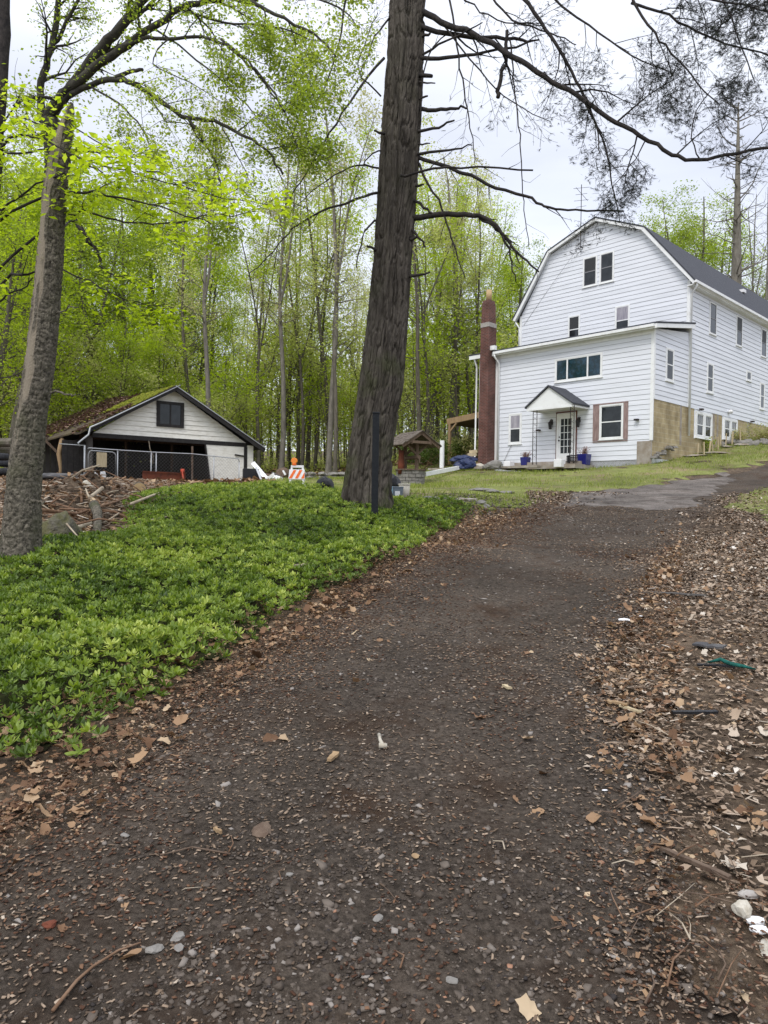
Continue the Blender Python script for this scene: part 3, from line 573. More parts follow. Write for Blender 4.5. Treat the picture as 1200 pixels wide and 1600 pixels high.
# ================================================================== WHITE HOUSE
# local frame: x = -u (u runs left along the front from the near corner), y = v (back along the side), z from the corner's foot
HC = (10.77, 28.7, 3.487); HA = math.atan2(-.719, .695); GV = 3.30
house = empty('white_house', HC, HA, 'large white clapboard house with a steep barn-shaped dark roof at the top of the drive', 'house')
hz = lambda z: z-HC[2]
PF = lambda off: (lambda s, o, z: (-s, off-o, hz(z)))          # facing the drive: s = u
PS = lambda off: (lambda s, o, z: (-off+o, s, hz(z)))          # right-hand side: s = v
PL = lambda off: (lambda s, o, z: (-off-o, s, hz(z)))          # left-hand side
def siding(place, z0, z1, lf, rf, pitch=.2032, m='siding'):
    mb = MB(); jb = MB(); z = z0
    while z < z1-.02:
        t = min(z+pitch, z1); a, b, c, d = lf(z), rf(z), lf(t), rf(t)
        if abs(b-a) > .05:
            mb.add([place(a, .024, z), place(b, .024, z), place(d, .010, t), place(c, .010, t)], [(0, 1, 2, 3)])
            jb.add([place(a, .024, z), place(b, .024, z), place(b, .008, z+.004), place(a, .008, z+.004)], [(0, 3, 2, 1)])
            mb.add([place(a, .024, z), place(c, .010, t), place(c, -.05, t), place(a, -.05, z)], [(0, 1, 2, 3)])
            mb.add([place(b, .024, z), place(d, .010, t), place(d, -.05, t), place(b, -.05, z)], [(0, 1, 2, 3)])
            jb.add([place(a, .0125, t-.016), place(b, .0125, t-.016), place(d, .011, t), place(c, .011, t)], [(0, 1, 2, 3)])  # dark strip under the next lip, its shade painted as colour
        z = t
    o = mb.build('siding', m, house); jb.build('lip_shade_strip', 'lipshade', o); return o
K = lambda c: (lambda z: c)
# core walls (closed box) so that nothing shows through
mb = MB()
mb.prism([(0, 4.0), (8.78, 3.0), (8.78, 11.5), (7.05, 14.30), (4.45, 15.25), (2.0, 14.15), (0, 11.45)], lambda a, b: (-a, GV, hz(b)), lambda a, b: (-a, 21, hz(b)))
mb.build('wall', 'siding', house)
mb = MB(); mb.prism([(0, 3.0), (GV+.01, 3.6), (GV+.01, 9.2), (0, 8.80)], lambda a, b: (-.0, a, hz(b)), lambda a, b: (-8.78, a, hz(b)))
mb.build('wall', 'siding', house)
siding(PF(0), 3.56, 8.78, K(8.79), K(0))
def gl(z): return 8.79 if z < 11.5 else (7.05+(14.30-z)*(8.78-7.05)/2.8 if z < 14.3 else 4.45+(15.25-z)*(7.05-4.45)/.95)
def gr(z): return 0.0 if z < 11.45 else (2.0-(14.15-z)*2.0/2.7 if z < 14.15 else 4.45-(15.25-z)*(4.45-2.0)/1.1)
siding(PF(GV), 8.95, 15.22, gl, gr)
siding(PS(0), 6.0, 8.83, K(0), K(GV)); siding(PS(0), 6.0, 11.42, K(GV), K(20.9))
mb = MB(); mb.prism([(0, 8.83), (GV, 8.83), (GV, 9.22)], lambda a, b: (.012, a, hz(b)), lambda a, b: (-.05, a, hz(b))); mb.build('wall', 'siding', house)
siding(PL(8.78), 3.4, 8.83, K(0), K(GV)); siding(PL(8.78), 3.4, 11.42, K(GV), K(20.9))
# corner boards, frieze, water table
mb = MB()
def bx(mb, place, s0, s1, o0, o1, z0, z1):
    vs = [place(s, o, z) for s in (s0, s1) for o in (o0, o1) for z in (z0, z1)]
    mb.add(vs, [(0,1,3,2),(4,6,7,5),(0,4,5,1),(2,3,7,6),(0,2,6,4),(1,5,7,3)])
bx(mb, PF(0), -.045, .09, .0, .044, 4.32, 8.8); bx(mb, PS(0), -.003, .10, .0, .046, 6.0, 8.8)
bx(mb, PF(GV), -.045, .09, .0, .044, 9.3, 11.5); bx(mb, PS(0), GV-.003, GV+.10, 0, .048, 6.0, 11.45)
bx(mb, PF(0), 8.72, 8.84, 0, .044, 3.5, 8.8); bx(mb, PF(GV), 8.72, 8.84, 0, .044, 9.2, 11.5); bx(mb, PF(0), 7.70, 7.84, .02, .05, 3.5, 8.75)
bx(mb, PF(0), .0, 8.8, .02, .052, 8.62, 8.84); bx(mb, PS(0), GV, 20.9, .02, .052, 11.25, 11.5)
mb.build('corner_trim', 'trim', house)
# foundation
mb = MB(); bx(mb, PF(0), .62, 8.80, .0, -.3, 2.6, 3.555); bx(mb, PF(0), .0, .62, -.02, .035, 3.0, 4.30)
mb.build('foundation', 'concrete', house)
mb = MB(); bx(mb, PS(0), .01, 4.02, -.2, .004, 3.6, 5.99); bx(mb, PS(0), 6.04, 7.2, -.2, .004, 3.6, 5.99); bx(mb, PS(0), 9.14, 20.9, -.2, .004, 3.6, 5.99)
bx(mb, PS(0), 4.02, 6.04, -.2, .003, 3.6, 4.70); bx(mb, PS(0), 7.2, 9.14, -.2, .003, 3.6, 4.86); mb.build('block_foundation', 'block', house)
for q in ((-.01, .10, .012, 4.3), (2.55, 2.75, .009, 4.3), (6.04, 6.30, .010, 4.4), (6.55, 6.75, .010, 4.4), (10.4, 10.8, .010, 4.6)): mb = MB(); bx(mb, PS(0), q[0], q[1], 0, q[2], q[3], 5.99); mb.build('foundation_patch', 'concrete', house)
# rubble at the foot of the corner
mb = MB(); rr = random.Random(4)
for k in range(26):
    s = rr.uniform(-.05, 1.5); q = PS(0)(s, rr.uniform(.02, .35), 3.45+.5*min(s, 1)+rr.uniform(0, .2)); r0 = rr.uniform(.05, .14)
    mb.add([(q[0]+r0*a+rr.gauss(0, .02), q[1]+r0*b+rr.gauss(0, .02), q[2]+r0*.7*c) for a, b, c in (_ro*2)], ROCK_F)
mb.build('rubble', 'stone', house)
# roofs ------------------------------------------------------------------
def slab(mb, a, b, s0, s1, th, ext=(0, 0)):
    """roof slab between eave a=(u,z) and upper edge b=(u,z), from v=s0 to s1"""
    (u0, z0), (u1, z1) = a, b; L = math.hypot(u1-u0, z1-z0); nx_, nz_ = -(z1-z0)/L, (u1-u0)/L
    if nz_ < 0: nx_, nz_ = -nx_, -nz_
    q = [(u0, z0), (u1, z1), (u1+nx_*th, z1+nz_*th), (u0+nx_*th, z0+nz_*th)]
    mb.prism(q, lambda a, b: (-a, s0, hz(b)), lambda a, b: (-a, s1, hz(b)))
roof = MB()
Rk = [(-.33, 11.36), (2.0, 14.26), (4.45, 15.36), (7.05, 14.40), (9.12, 11.30)]
for i in range(4): slab(roof, Rk[i], Rk[i+1], GV-.32, 21.3, .055)
ro = roof.build('main_roof', 'shingle', house)
mb = MB()
for i in range(4):                                                   # rake boards and soffit
    (u0, z0), (u1, z1) = Rk[i], Rk[i+1]; dx, dz = u1-u0, z1-z0; L = math.hypot(dx, dz); nx_, nz_ = dz/L, -dx/L
    if nz_ > 0: nx_, nz_ = -nx_, -nz_
    f = .006; q = [(u0+nx_*f, z0+nz_*f), (u1+nx_*f, z1+nz_*f), (u1+nx_*.17, z1+nz_*.125), (u0+nx_*.125, z0+nz_*.125)]
    mb.prism(q, lambda a, b: (-a, GV-.30, hz(b)), lambda a, b: (-a, GV-.26, hz(b)))
    q2 = [(u0+nx_*.03, z0+nz_*.03), (u1+nx_*.03, z1+nz_*.03), (u1+nx_*.05, z1+nz_*.05), (u0+nx_*.05, z0+nz_*.05)]
    mb.prism(q2, lambda a, b: (-a, GV-.262, hz(b)), lambda a, b: (-a, GV+.02, hz(b)))
mb.box(.24, .30, GV-.3, 21.3, hz(11.24), hz(11.40)); mb.box(.0, .26, GV-.25, 21.3, hz(11.20), hz(11.24))
mb.build('fascia', 'trim', ro)
mb = MB(); mb.box(.30, .41, GV-.3, 21.3, hz(11.28), hz(11.39)); mb.build('gutter', 'trim', house)
mb = MB(); T_ = PS(0); mb.tube([(.42*0-.0-1.2+.0, 0, 0)], [0]) if False else None
mb = MB(); mb.bar((.62*0+-1.05+.0, 12.2, hz(13.2)), (-1.05, 12.55, hz(13.2)), .3, .16) ; mb.build('roof_vent', 'whiteplastic', house)
# lean-to roof over the front extension
mb = MB(); A = [(-.36, 8.93), (GV+.02, 9.56), (GV+.02, 9.63), (-.36, 8.99)]
mb.prism([(p[0], p[1]) for p in A], lambda a, b: (.30, a, hz(b)), lambda a, b: (-9.28, a, hz(b))); lr = mb.build('lean_to_roof', 'shingle', house)
mb = MB(); mb.box(-9.26, .28, -.345, -.315, hz(8.74), hz(8.926)); mb.box(-9.26, .28, -.315, .01, hz(8.81), hz(8.83))
mb.prism([(-.33, 8.76), (GV, 9.37), (GV, 9.55), (-.33, 8.92)], lambda a, b: (.285, a, hz(b)), lambda a, b: (.255, a, hz(b)))
mb.prism([(-.30, 8.80), (GV, 9.41), (GV, 9.43), (-.30, 8.82)], lambda a, b: (.256, a, hz(b)), lambda a, b: (.0, a, hz(b)))
mb.prism([(-.33, 8.76), (GV, 9.37), (GV, 9.55), (-.33, 8.92)], lambda a, b: (-9.265, a, hz(b)), lambda a, b: (-9.24, a, hz(b)))
mb.build('fascia', 'trim', lr)
mb = MB(); mb.box(-7.72, .2, -.46, -.348, hz(8.80), hz(8.91)); mb.box(-8.0, -7.6, -.5, -.3, hz(9.0), hz(9.2)); mb.build('gutter', 'trim', house)
def pipe(pts, r=.042): mb = MB(); mb.tube(pts, r, 8); mb.build('downspout', 'trim', house, True)
pipe([(.34, GV-.1, hz(11.3)), (.34, GV-.1, hz(11.15)), (.09, GV+.02, hz(10.9)), (.085, GV+.02, hz(4.75))], .05)
pipe([(-7.66, -.40, hz(8.8)), (-7.66, -.40, hz(8.68)), (-7.62, -.085, hz(8.4)), (-7.62, -.085, hz(3.62))], .05)
pipe([(-8.98, -.3, hz(8.8)), (-8.98, -.08, hz(8.4)), (-9.0, -.1, hz(3.6)), (-9.1, -.5, hz(3.4))], .045)
pipe([(-9.0, GV-.2, hz(11.2)), (-8.86, GV-.06, hz(10.9)), (-8.86, GV-.06, hz(9.6))], .04)
# windows -----------------------------------------------------------------
def window(place, s0, s1, z0, z1, fw=.05, fm='trim', glass='glass', rail=True, sash='trim', low=None, up=None, name='window', proud=.05, mull=None, muntin=0, fw2=.03):
    mb = MB()
    for a, b, c, d in ((s0-fw, s1+fw, z1, z1+fw), (s0-fw, s1+fw, z0-fw, z0), (s0-fw, s0, z0, z1), (s1, s1+fw, z0, z1)): bx(mb, place, a, b, 0, proud, c, d)
    wo_ = mb.build(name, fm, house)
    mb = MB(); bx(mb, place, s0, s1, .0, .032, z0, z1); mb.build('pane', glass, wo_)
    mb = MB(); f = fw2
    for a, b, c, d in ((s0, s1, z1-f, z1), (s0, s1, z0, z0+f), (s0, s0+f, z0+f, z1-f), (s1-f, s1, z0+f, z1-f)): bx(mb, place, a, b, .030, .042, c, d)
    zm = (z0+z1)/2
    if rail: bx(mb, place, s0+f, s1-f, .030, .044, zm-.022, zm+.022)
    for q in (mull or []): bx(mb, place, q-.035, q+.035, .030, .046, z0+f, z1-f)
    for q in range(muntin):
        x_ = s0+(s1-s0)*(q+1)/(muntin+1); bx(mb, place, x_-.011, x_+.011, .030, .040, zm+.02, z1-f)
    mb.build('sash', sash, wo_)
    if low: mb = MB(); bx(mb, place, s0+f, s1-f, .032, .036, z0+f, zm-.022); mb.build('lower_panel', low, wo_)
    if up: mb = MB(); bx(mb, place, s0+f, s1-f, .032, .036, zm+.022, z1-f); mb.build('upper_panel', up, wo_)
    mb = MB(); bx(mb, place, s0-fw-.03, s1+fw+.03, 0, proud+.03, z0-fw-.03, z0-fw-.002); mb.build('sill', fm, wo_)
    return wo_
M['dark_sash'] = mat('grey_sash', (.20,.20,.21), .6)
g = PF(GV)
window(g, 3.63, 4.23, 12.30, 13.60, .07, sash='dark_sash', glass='glass')
window(g, 4.50, 5.12, 12.30, 13.60, .07, sash='dark_sash', up='screen')
window(g, 5.35, 5.91, 9.66, 10.93, .05, sash='trim', up='screen')
window(g, 2.78, 3.41, 9.66, 10.94, .05, up='curtain')
window(PF(0), 2.30, 4.49, 7.20, 8.12, .07, rail=False, mull=[2.93, 3.93], glass='glassteal')
window(PF(0), 6.36, 6.97, 4.55, 5.88, .06, sash='trim', up='curtain', fw2=.05)
mw = window(PF(0), 1.30, 2.25, 4.52, 5.86, .07, proud=.06)
mb = MB()
for a, b in ((2.335, 2.62), (1.03, 1.215)): mb = MB(); bx(mb, PF(0), a, b, .02, .055, 4.42, 5.93); mb.build('shutter', 'shutter', mw)
mb = MB(); bx(mb, PF(0), 1.03, 2.62, .02, .066, 5.935, 5.985); mb.build('header_board', 'shutter', mw)
mb = MB(); bx(mb, PF(0), 1.03, 2.62, .02, .05, 4.35, 4.395); mb.build('bottom_board', 'shutter', mw)
s_ = PS(0)
for a, b in ((5.50, 6.16), (8.74, 9.40), (12.2, 12.86), (15.6, 16.26)): window(s_, a, b, 9.64, 10.98, .06, up='screen' if a > 6 else None, sash='dark_sash')
window(s_, 1.15, 1.74, 6.94, 8.17, .07); window(s_, 5.36, 5.94, 6.95, 8.18, .07); window(s_, 12.22, 12.72, 6.90, 8.15, .07)
window(s_, 10.22, 10.76, 8.12, 8.51, .06, rail=False)
for a, b, z0, z1 in ((4.12, 5.94, 4.78, 5.86), (7.30, 9.05, 4.95, 5.88)):
    m_ = (a+b)/2
    for c, d in ((a+.12, m_-.12), (m_+.12, b-.15)): window(s_, c, d, z0+.08, z1-.06, .12, muntin=2, proud=.07)
# door, canopy ----------------------------------------------------------------
pf = PF(0)
mb = MB(); bx(mb, pf, 3.55, 4.30, 0, .05, 3.60, 5.60); door = mb.build('door', 'trim', house)
mb = MB(); bx(mb, pf, 3.66, 4.19, .045, .054, 3.95, 5.48); mb.build('glazed_panel', 'glass', door)
mb = MB()
for k in range(1, 3): x_ = 3.66+.53*k/3; bx(mb, pf, x_-.012, x_+.012, .05, .062, 3.95, 5.48)
for k in range(1, 5): z_ = 3.95+1.53*k/5; bx(mb, pf, 3.66, 4.19, .05, .061, z_-.012, z_+.012)
mb.build('glazing_bar', 'trim', door)
mb = MB(); q = PF(0)(4.25, .09, 4.52); mb.tube([PF(0)(4.25, .04, 4.52), q], .02, 8); mb.tube([q, PF(0)(4.25, .13, 4.52)], .035, 10); mb.tube([PF(0)(4.25, .04, 4.68), PF(0)(4.25, .075, 4.68)], .03, 10); mb.build('door_knob', 'iron', door)
mb = MB(); bx(mb, pf, 4.30, 4.40, .02, .075, 3.58, 5.72); bx(mb, pf, 3.44, 3.55, .02, .075, 3.58, 5.72); bx(mb, pf, 3.55, 4.30, .02, .075, 5.60, 5.72); mb.build('door_casing', 'trim', door)
mb = MB(); bx(mb, pf, 4.40, 4.44, .02, .06, 3.55, 5.76); bx(mb, pf, 3.40, 3.44, .02, .06, 3.55, 5.76); bx(mb, pf, 3.40, 4.44, .02, .07, 5.76, 5.80); mb.build('rusty_edge', 'rust', door)
can = empty('door_canopy', (0, 0, 0)); can.parent = house
D = 1.32; cu0, cu1, cm = 2.86, 5.14, 4.02; ez, rz_ = 5.93, 6.74
mb = MB()
for a, b in (((cu0-.06, ez-.04), (cm, rz_)), ((cu1+.06, ez-.04), (cm, rz_))):
    (u0, z0), (u1, z1) = a, b; q = [(u0, z0), (u1, z1), (u1, z1+.075), (u0, z0+.075)]
    mb.prism(q, lambda a, b: (-a, -D-.08, hz(b)), lambda a, b: (-a, 0.0, hz(b)))
mb.build('canopy_roof', 'shingle', can)
mb = MB(); mb.prism([(cu0, ez-.05), (cu1, ez-.05), (cu1, ez), (cm, rz_-.02), (cu0, ez)], lambda a, b: (-a, -D, hz(b)), lambda a, b: (-a, -D+.04, hz(b)))
mb.box(-cu1, -cu0, -D+.04, 0, hz(ez-.05), hz(ez-.03))
for uu in (cu0, cu1): mb.box(-uu-.02, -uu+.02, -D+.04, 0, hz(ez-.13), hz(ez-.051))
mb.box(-cu1, -cu0, -D-.02, -D+.02, hz(ez-.15), hz(ez-.055)); mb.build('canopy_gable', 'trim', can)
mb = MB()
for a, b in ((4.88, 4.68), (3.02, 2.84)):
    mb = MB()
    for uu in (a, b): mb.tube([(-uu, -D+.12, hz(3.42)), (-uu, -D+.12, hz(5.88))], .018, 6)
    for z_ in np.arange(3.7, 5.8, .28): mb.tube([(-a, -D+.12, hz(z_)), (-b, -D+.12, hz(z_+.14))], .006, 4); mb.tube([(-b, -D+.12, hz(z_)), (-a, -D+.12, hz(z_+.14))], .006, 4)
    mb.build('iron_post', 'iron', can)
def lantern(u_):
    e = empty('wall_lantern', PF(0)(u_, .16, 5.22)); e.parent = house
    mb = MB(); mb.lathe([(.10, .10), (.105, .12), (.03, .19), (.012, .26)], 8); mb.lathe([(.05, -.17), (.07, -.15), (.07, -.13)], 8)
    for k in range(4): a = k*math.pi/2+.78; mb.bar((.10*math.cos(a), .10*math.sin(a), .10), (.065*math.cos(a), .065*math.sin(a), -.14), .014)
    mb.tube([(0, 0, .25), (0, .1, .3), (0, .15, .2)], .012, 6); mb.box(-.05, .05, .135, .155, .05, .28); mb.build('cage', 'iron', e)
    mb = MB(); mb.lathe([(.05, -.12), (.085, .095)], 8); mb.build('lamp_glass', M['screen'], e)
lantern(4.67); lantern(3.28)
def flood(place, s, z, m='iron'):
    mb = MB(); bx(mb, place, s-.04, s+.04, .02, .06, z-.02, z+.05); bx(mb, place, s-.10, s+.09, .06, .19, z-.035, z+.035); mb.build('security_light', m, house, bevel=.01)
flood(PF(0), .62, 5.18); flood(PF(0), 5.33, 5.05, 'iron'); flood(s_, 4.55, 6.02); flood(s_, 10.9, 6.05)
mb = MB(); q = s_(7.9, .12, 6.25); mb.lathe([(.02, -.10), (.12, -.04), (.13, .02), (.06, .09)], 12, q); mb.bar(s_(7.9, .0, 6.1), s_(7.9, .12, 6.2), .04); mb.build('dryer_vent', 'whiteplastic', house, True)
# antenna on its mast
mb = MB(); q = (-5.24, GV-.22); mb.tube([(q[0], q[1], hz(14.15)), (q[0], q[1], hz(17.2))], .02, 6); mb.bar((q[0], q[1], hz(14.2)), (q[0], GV, hz(14.2)), .03); mb.bar((q[0]-.05, q[1], hz(14.22)), (q[0]+.55, q[1]-.03, hz(14.16)), .022)
for z_, L in ((17.0, .55), (16.7, .4), (16.4, .5), (16.1, .35)): mb.tube([(q[0]-L/2, q[1]-L/2, hz(z_)), (q[0]+L/2, q[1]+L/2, hz(z_+.08))], .009, 4)
mb.tube([(q[0], q[1]-.5, hz(16.9)), (q[0], q[1]+.6, hz(16.6))], .012, 4); mb.tube([(q[0], q[1], hz(14.3)), (-7.2, GV-.04, hz(12.5)), (-8.6, GV-.04, hz(11.0))], .006, 4); mb.build('antenna', 'iron', house)
# cable from the small window
mb = MB(); mb.tube([PF(0)(6.85, .05, 4.46), PF(0)(7.1, .06, 4.0), PF(0)(7.35, .07, 3.55)], .008, 4); mb.build('cable', 'iron', house)
# brick chimney
ch = empty('brick_chimney', (0, 0, 0)); ch.parent = house
c0, c1 = 7.86, 8.36
mb = MB(); y0_, y1_ = -.62, -.04
def ring(mb, levels):
    vs = []
    for z_, a, b, c, d in levels: vs += [(-a, c, hz(z_)), (-b, c, hz(z_)), (-b, d, hz(z_)), (-a, d, hz(z_))]
    n = len(levels); fs = [(i*4+k, i*4+(k+1) % 4, i*4+4+(k+1) % 4, i*4+4+k) for i in range(n-1) for k in range(4)]
    mb.add(vs, fs+[(3, 2, 1, 0), (4*n-4, 4*n-3, 4*n-2, 4*n-1)])
ring(mb, [(3.2, c0-.03, c1+.03, y0_, y1_), (8.6, c0, c1, y0_, y1_), (10.12, c0+.0, c1-.02, y0_, y1_+.02)])
ring(mb, [(10.33, c0+.02, c1-.02, y0_+.02, y1_), (11.25, c0+.04, c1-.05, y0_+.03, y1_-.03), (11.42, c0+.07, c1-.08, y0_+.06, y1_-.06)]); mb.build('stack', 'brick', ch)
mb = MB(); ring(mb, [(10.12, c0-.012, c1-.01, y0_-.012, y1_+.02), (10.33, c0-.002, c1-.01, y0_-.012, y1_+.02)]); mb.build('mortar_band', 'bandstone', ch)
mb = MB(); mb.tube([(-8.0, -.33, hz(11.4)), (-8.0+-.21, -.33, hz(11.4))], .1, 4) if False else mb.lathe([(.14, 0), (.13, .5)], 16, (-8.10, -.33, hz(11.44))); mb.build('flue', 'yellowflue', ch, True)
mb = MB(); bx(mb, PF(-.65), 8.13, 8.33, 0, .012, 3.4, 3.66); mb.build('cleanout_door', 'iron', ch)

# deck beyond the left wall (stands beyond the chimney)
mb = MB(); PB = lambda u_, v_, z_: (-u_, v_, hz(z_))
mb.bar(PB(8.85, 3.2, 6.78), PB(13.7, 3.2, 6.35), .08, .32); mb.bar(PB(8.85, 6.4, 6.78), PB(13.7, 6.4, 6.35), .08, .32)
mb.bar(PB(13.65, 3.2, 6.34), PB(13.65, 6.4, 6.34), .08, .3); dk = empty('deck', (0, 0, 0)); dk.parent = house; mb.build('beam', 'wood', dk)
mb = MB(); mb.add([PB(8.82, 3.25, 6.60), PB(13.6, 3.25, 6.17), PB(13.6, 6.35, 6.17), PB(8.82, 6.35, 6.60), PB(8.82, 3.25, 6.66), PB(13.6, 3.25, 6.23), PB(13.6, 6.35, 6.23), PB(8.82, 6.35, 6.66)], [(0,1,2,3),(7,6,5,4),(0,4,5,1),(1,5,6,2),(2,6,7,3),(3,7,4,0)]); mb.build('underside', 'oldwood', dk)
for vv in (3.2, 6.4): mb = MB(); mb.bar(PB(13.5, vv, 3.2), PB(13.5, vv, 6.2), .13); mb.bar(PB(13.5, vv, 5.75), PB(13.0, vv, 6.22), .09); mb.build('post', 'wood', dk)

# doorstep
st = empty('front_step', (0, 0, 0)); st.parent = house
mb = MB(); mb.box(-6.25, -2.55, -1.55, -.02, hz(3.20), hz(3.38)); mb.box(-6.0, -2.7, -1.15, -.02, hz(3.381), hz(3.53)); mb.build('slab', 'concrete', st)

# ================================================================== SHED
BC = P(383, 757, 36); BA = R_(36); bw = np.array([math.cos(BA), math.sin(BA), 0]); bn_ = np.array([-math.sin(BA), math.cos(BA), 0])
def bpl(px, py, o=0.0):               # pixel -> (along front, height) on a plane o metres behind the shed front
    d = ray(px, py); p0 = BC+bn_*o; t = np.dot(p0-E0, bn_)/np.dot(d, bn_); q = E0+d*t; return float(np.dot(q-BC, bw)), float(q[2]-BC[2])
shed = empty('shed', BC, BA, 'low white gabled open-front shed with black timbers and a moss and leaf covered roof', 'shed')
WL = -7.35; EH = 2.10; RG = (-3.80, 4.42)
def bb(name, m, boxes, parent=shed, bevel=0):
    mb = MB()
    for b in boxes: mb.box(*b)
    return mb.build(name, m, parent, bevel=bevel)
mb = MB()
z = EH
ms = (RG[1]-EH-.05)
while z < RG[1]-.15:                  # gable boards
    t = min(z+.225, RG[1]-.1); f = lambda q: ((q-EH)/(RG[1]-EH))
    a, b = WL+(RG[0]-WL)*f(z), 0+(RG[0])*f(z); c, d = WL+(RG[0]-WL)*f(t), RG[0]*f(t)
    mb.add([(a, -.045, z), (b, -.045, z), (d, -.02, t-.012), (c, -.02, t-.012), (a, 0.02, z), (b, 0.02, z), (d, .02, t), (c, .02, t)], [(0,1,2,3),(4,7,6,5),(0,4,5,1),(3,2,6,7)])
    z = t
mb.build('gable', 'barnwhite', shed)
lb = bb('lintel', 'barndark', [(WL-.05, .04, -.08, .1, EH-.20, EH-.003)])
(a0, zt) = bpl(245, 626); (a1, zt2) = bpl(286, 628); (_, zb) = bpl(243, 666)
wf = bb('loft_window', 'barndark', [(a0-.02, a0+.13, -.11, -.01, zb, zt), (a1-.13, a1+.02, -.11, -.01, zb, zt), (a0+.13, a1-.13, -.11, -.01, zt-.13, zt), (a0+.13, a1-.13, -.11, -.01, zb, zb+.13)])
bb('pane', 'glass', [(a0+.13, a1-.13, -.07, -.02, zb+.13, zt-.13)], wf); bb('mullion', 'barndark', [((a0+a1)/2-.03, (a0+a1)/2+.03, -.09, -.071, zb+.13, zt-.13)], wf)
# posts, walls, white sliding door panel
bb('corner_post', 'barndark', [(-.10, .06, -.09, .1, -.3, EH-.21)]); bb('corner_board', 'barnwhite', [(.065, .40, -.06, .06, -.3, EH-.12)])
d0, _ = bpl(321, 690); d0b, _ = bpl(327, 755)
mb = MB(); mb.prism([(d0, EH-.21), (-.11, EH-.21), (-.11, -.25), (d0b+.1, -.25)], lambda a, b: (a, -.05, b), lambda a, b: (a, 0.0, b)); mb.build('door_panel', 'barnwhite', shed)
mb = MB(); mb.bar((d0-.04, -.06, EH-.2), (d0b+.06, -.06, -.3), .11, .06); mb.build('door_edge', 'barndark', shed)
mb = MB(); mb.bar((-.12, -.1, 1.42), (-.62, -.1, 1.47), .04, .07); mb.build('hinge', 'barndark', shed)
bb('side_wall', 'barngrey', [(.0, .05, .1, 9.0, -.5, EH)]); bb('back_wall', 'barngrey', [(WL, .0, 9.0, 9.05, -.5, 3.0)])
mb = MB()
for k in range(22): mb.box(WL-.02+0, WL+.02, .15+k*.39, .15+k*.39+.375, -.5, EH-.1)
mb.build('side_boards', 'barngrey', shed)
bb('floor', 'oldwood', [(WL, 0, 0, 9, -.45, -.30)])
for q in (-5.2, -2.9): bb('inner_post', 'oldwood', [(q-.06, q+.06, 2.5, 2.62, -.4, EH+.6)])
bb('tie_beam', 'oldwood', [(WL, 0, 2.4, 2.6, EH-.1, EH+.1)])
# roof: right plane, left plane dropping lower over the side bay
def rz2(s, v): return 0
rp = MB(); NB = 10.5; sg = lambda v: -.10*math.sin(math.pi*min(v, NB)/NB)
def roofgrid(mb, sa, za, sb, zb_, th=.07, v0=-.45, v1=NB, nv=14, ns=8, left=False):
    vs = []; fs = []
    for i in range(nv+1):
        v = v0+(v1-v0)*i/nv
        for j in range(ns+1):
            t = j/ns; s_ = sa+(sb-sa)*t; z_ = za+(zb_-za)*t+sg(max(v, 0))*(1-.3*t)
            if left:
                ex = 0 if v < 1.6 else min(1, (v-1.6)/.5)
                s_ = sa+(sb-2.1*ex-sa)*t; z_ = za+(zb_-.75*ex-za)*t+sg(max(v, 0))*(1-.3*t)-.05*math.sin(v*2+j)*t+.06*max(v, 0)*(1-.45*t)
            vs.append((s_, v, z_))
    n = len(vs); vs += [(x, y, z-th) for x, y, z in vs]; w_ = ns+1
    for i in range(nv):
        for j in range(ns): a = i*w_+j; fs += [(a, a+1, a+w_+1, a+w_), (n+a, n+a+w_, n+a+w_+1, n+a+1)]
    for i in range(nv): a = i*w_+ns; fs.append((a, n+a, n+a+w_, a+w_)); a = i*w_; fs.append((a, a+w_, n+a+w_, n+a))
    for j in range(ns): a = j; fs.append((a, n+a, n+a+1, a+1)); a = nv*w_+j; fs.append((a, a+1, n+a+1, n+a))
    mb.add(vs, fs); return vs[:n]
RT = RG[1]+.12
roofgrid(rp, RG[0], RT, .82, EH-.22); rpo = rp.build('roof', 'shingle', shed)
rl = MB(); lv = roofgrid(rl, RG[0], RT-.002, WL-.62, EH+.0, left=True); M['roofold'] = mat('leaf_stained_roof', (.06,.045,.035), .95, (3, (.12,.095,.05), .4, .7)); rlo = rl.build('roof', 'roofold', shed)
# leaves and moss lying on the left roof plane
rq = np.random.default_rng(77); n = 16000; vv = rq.uniform(-.4, 10.4, n); tt = rq.random(n)
ex = np.clip((vv-1.6)/.5, 0, 1); sb_ = (WL-.62)-2.1*ex; zb2 = EH-.75*ex
ss = RG[0]+(sb_-RG[0])*tt; zz = RT+(zb2-RT)*tt-.10*np.sin(np.pi*np.clip(vv, 0, NB)/NB)*(1-.3*tt)+.06*np.clip(vv, 0, 20)*(1-.45*tt)
mossy = (tt < .52+.3*vn(vv*.9, tt*5, 4)-.09*vv) | (rq.random(n) < .12)
scatter('fallen_leaves', DEAD_V, DEAD_F, np.stack([ss, vv, zz+.02], 1)[~mossy], rq.uniform(.06, .15, (~mossy).sum()), 'roofleaf', .6, parent=shed, rng=rq)['kind'] = 'stuff'
scatter('moss', _ro, ROCK_F, np.stack([ss, vv, zz+.01], 1)[mossy], rq.uniform(.06, .16, mossy.sum())[:, None]*np.array([[1, 1, .4]]), 'moss', .4, parent=shed, rng=rq, jitter=.1)['kind'] = 'stuff'
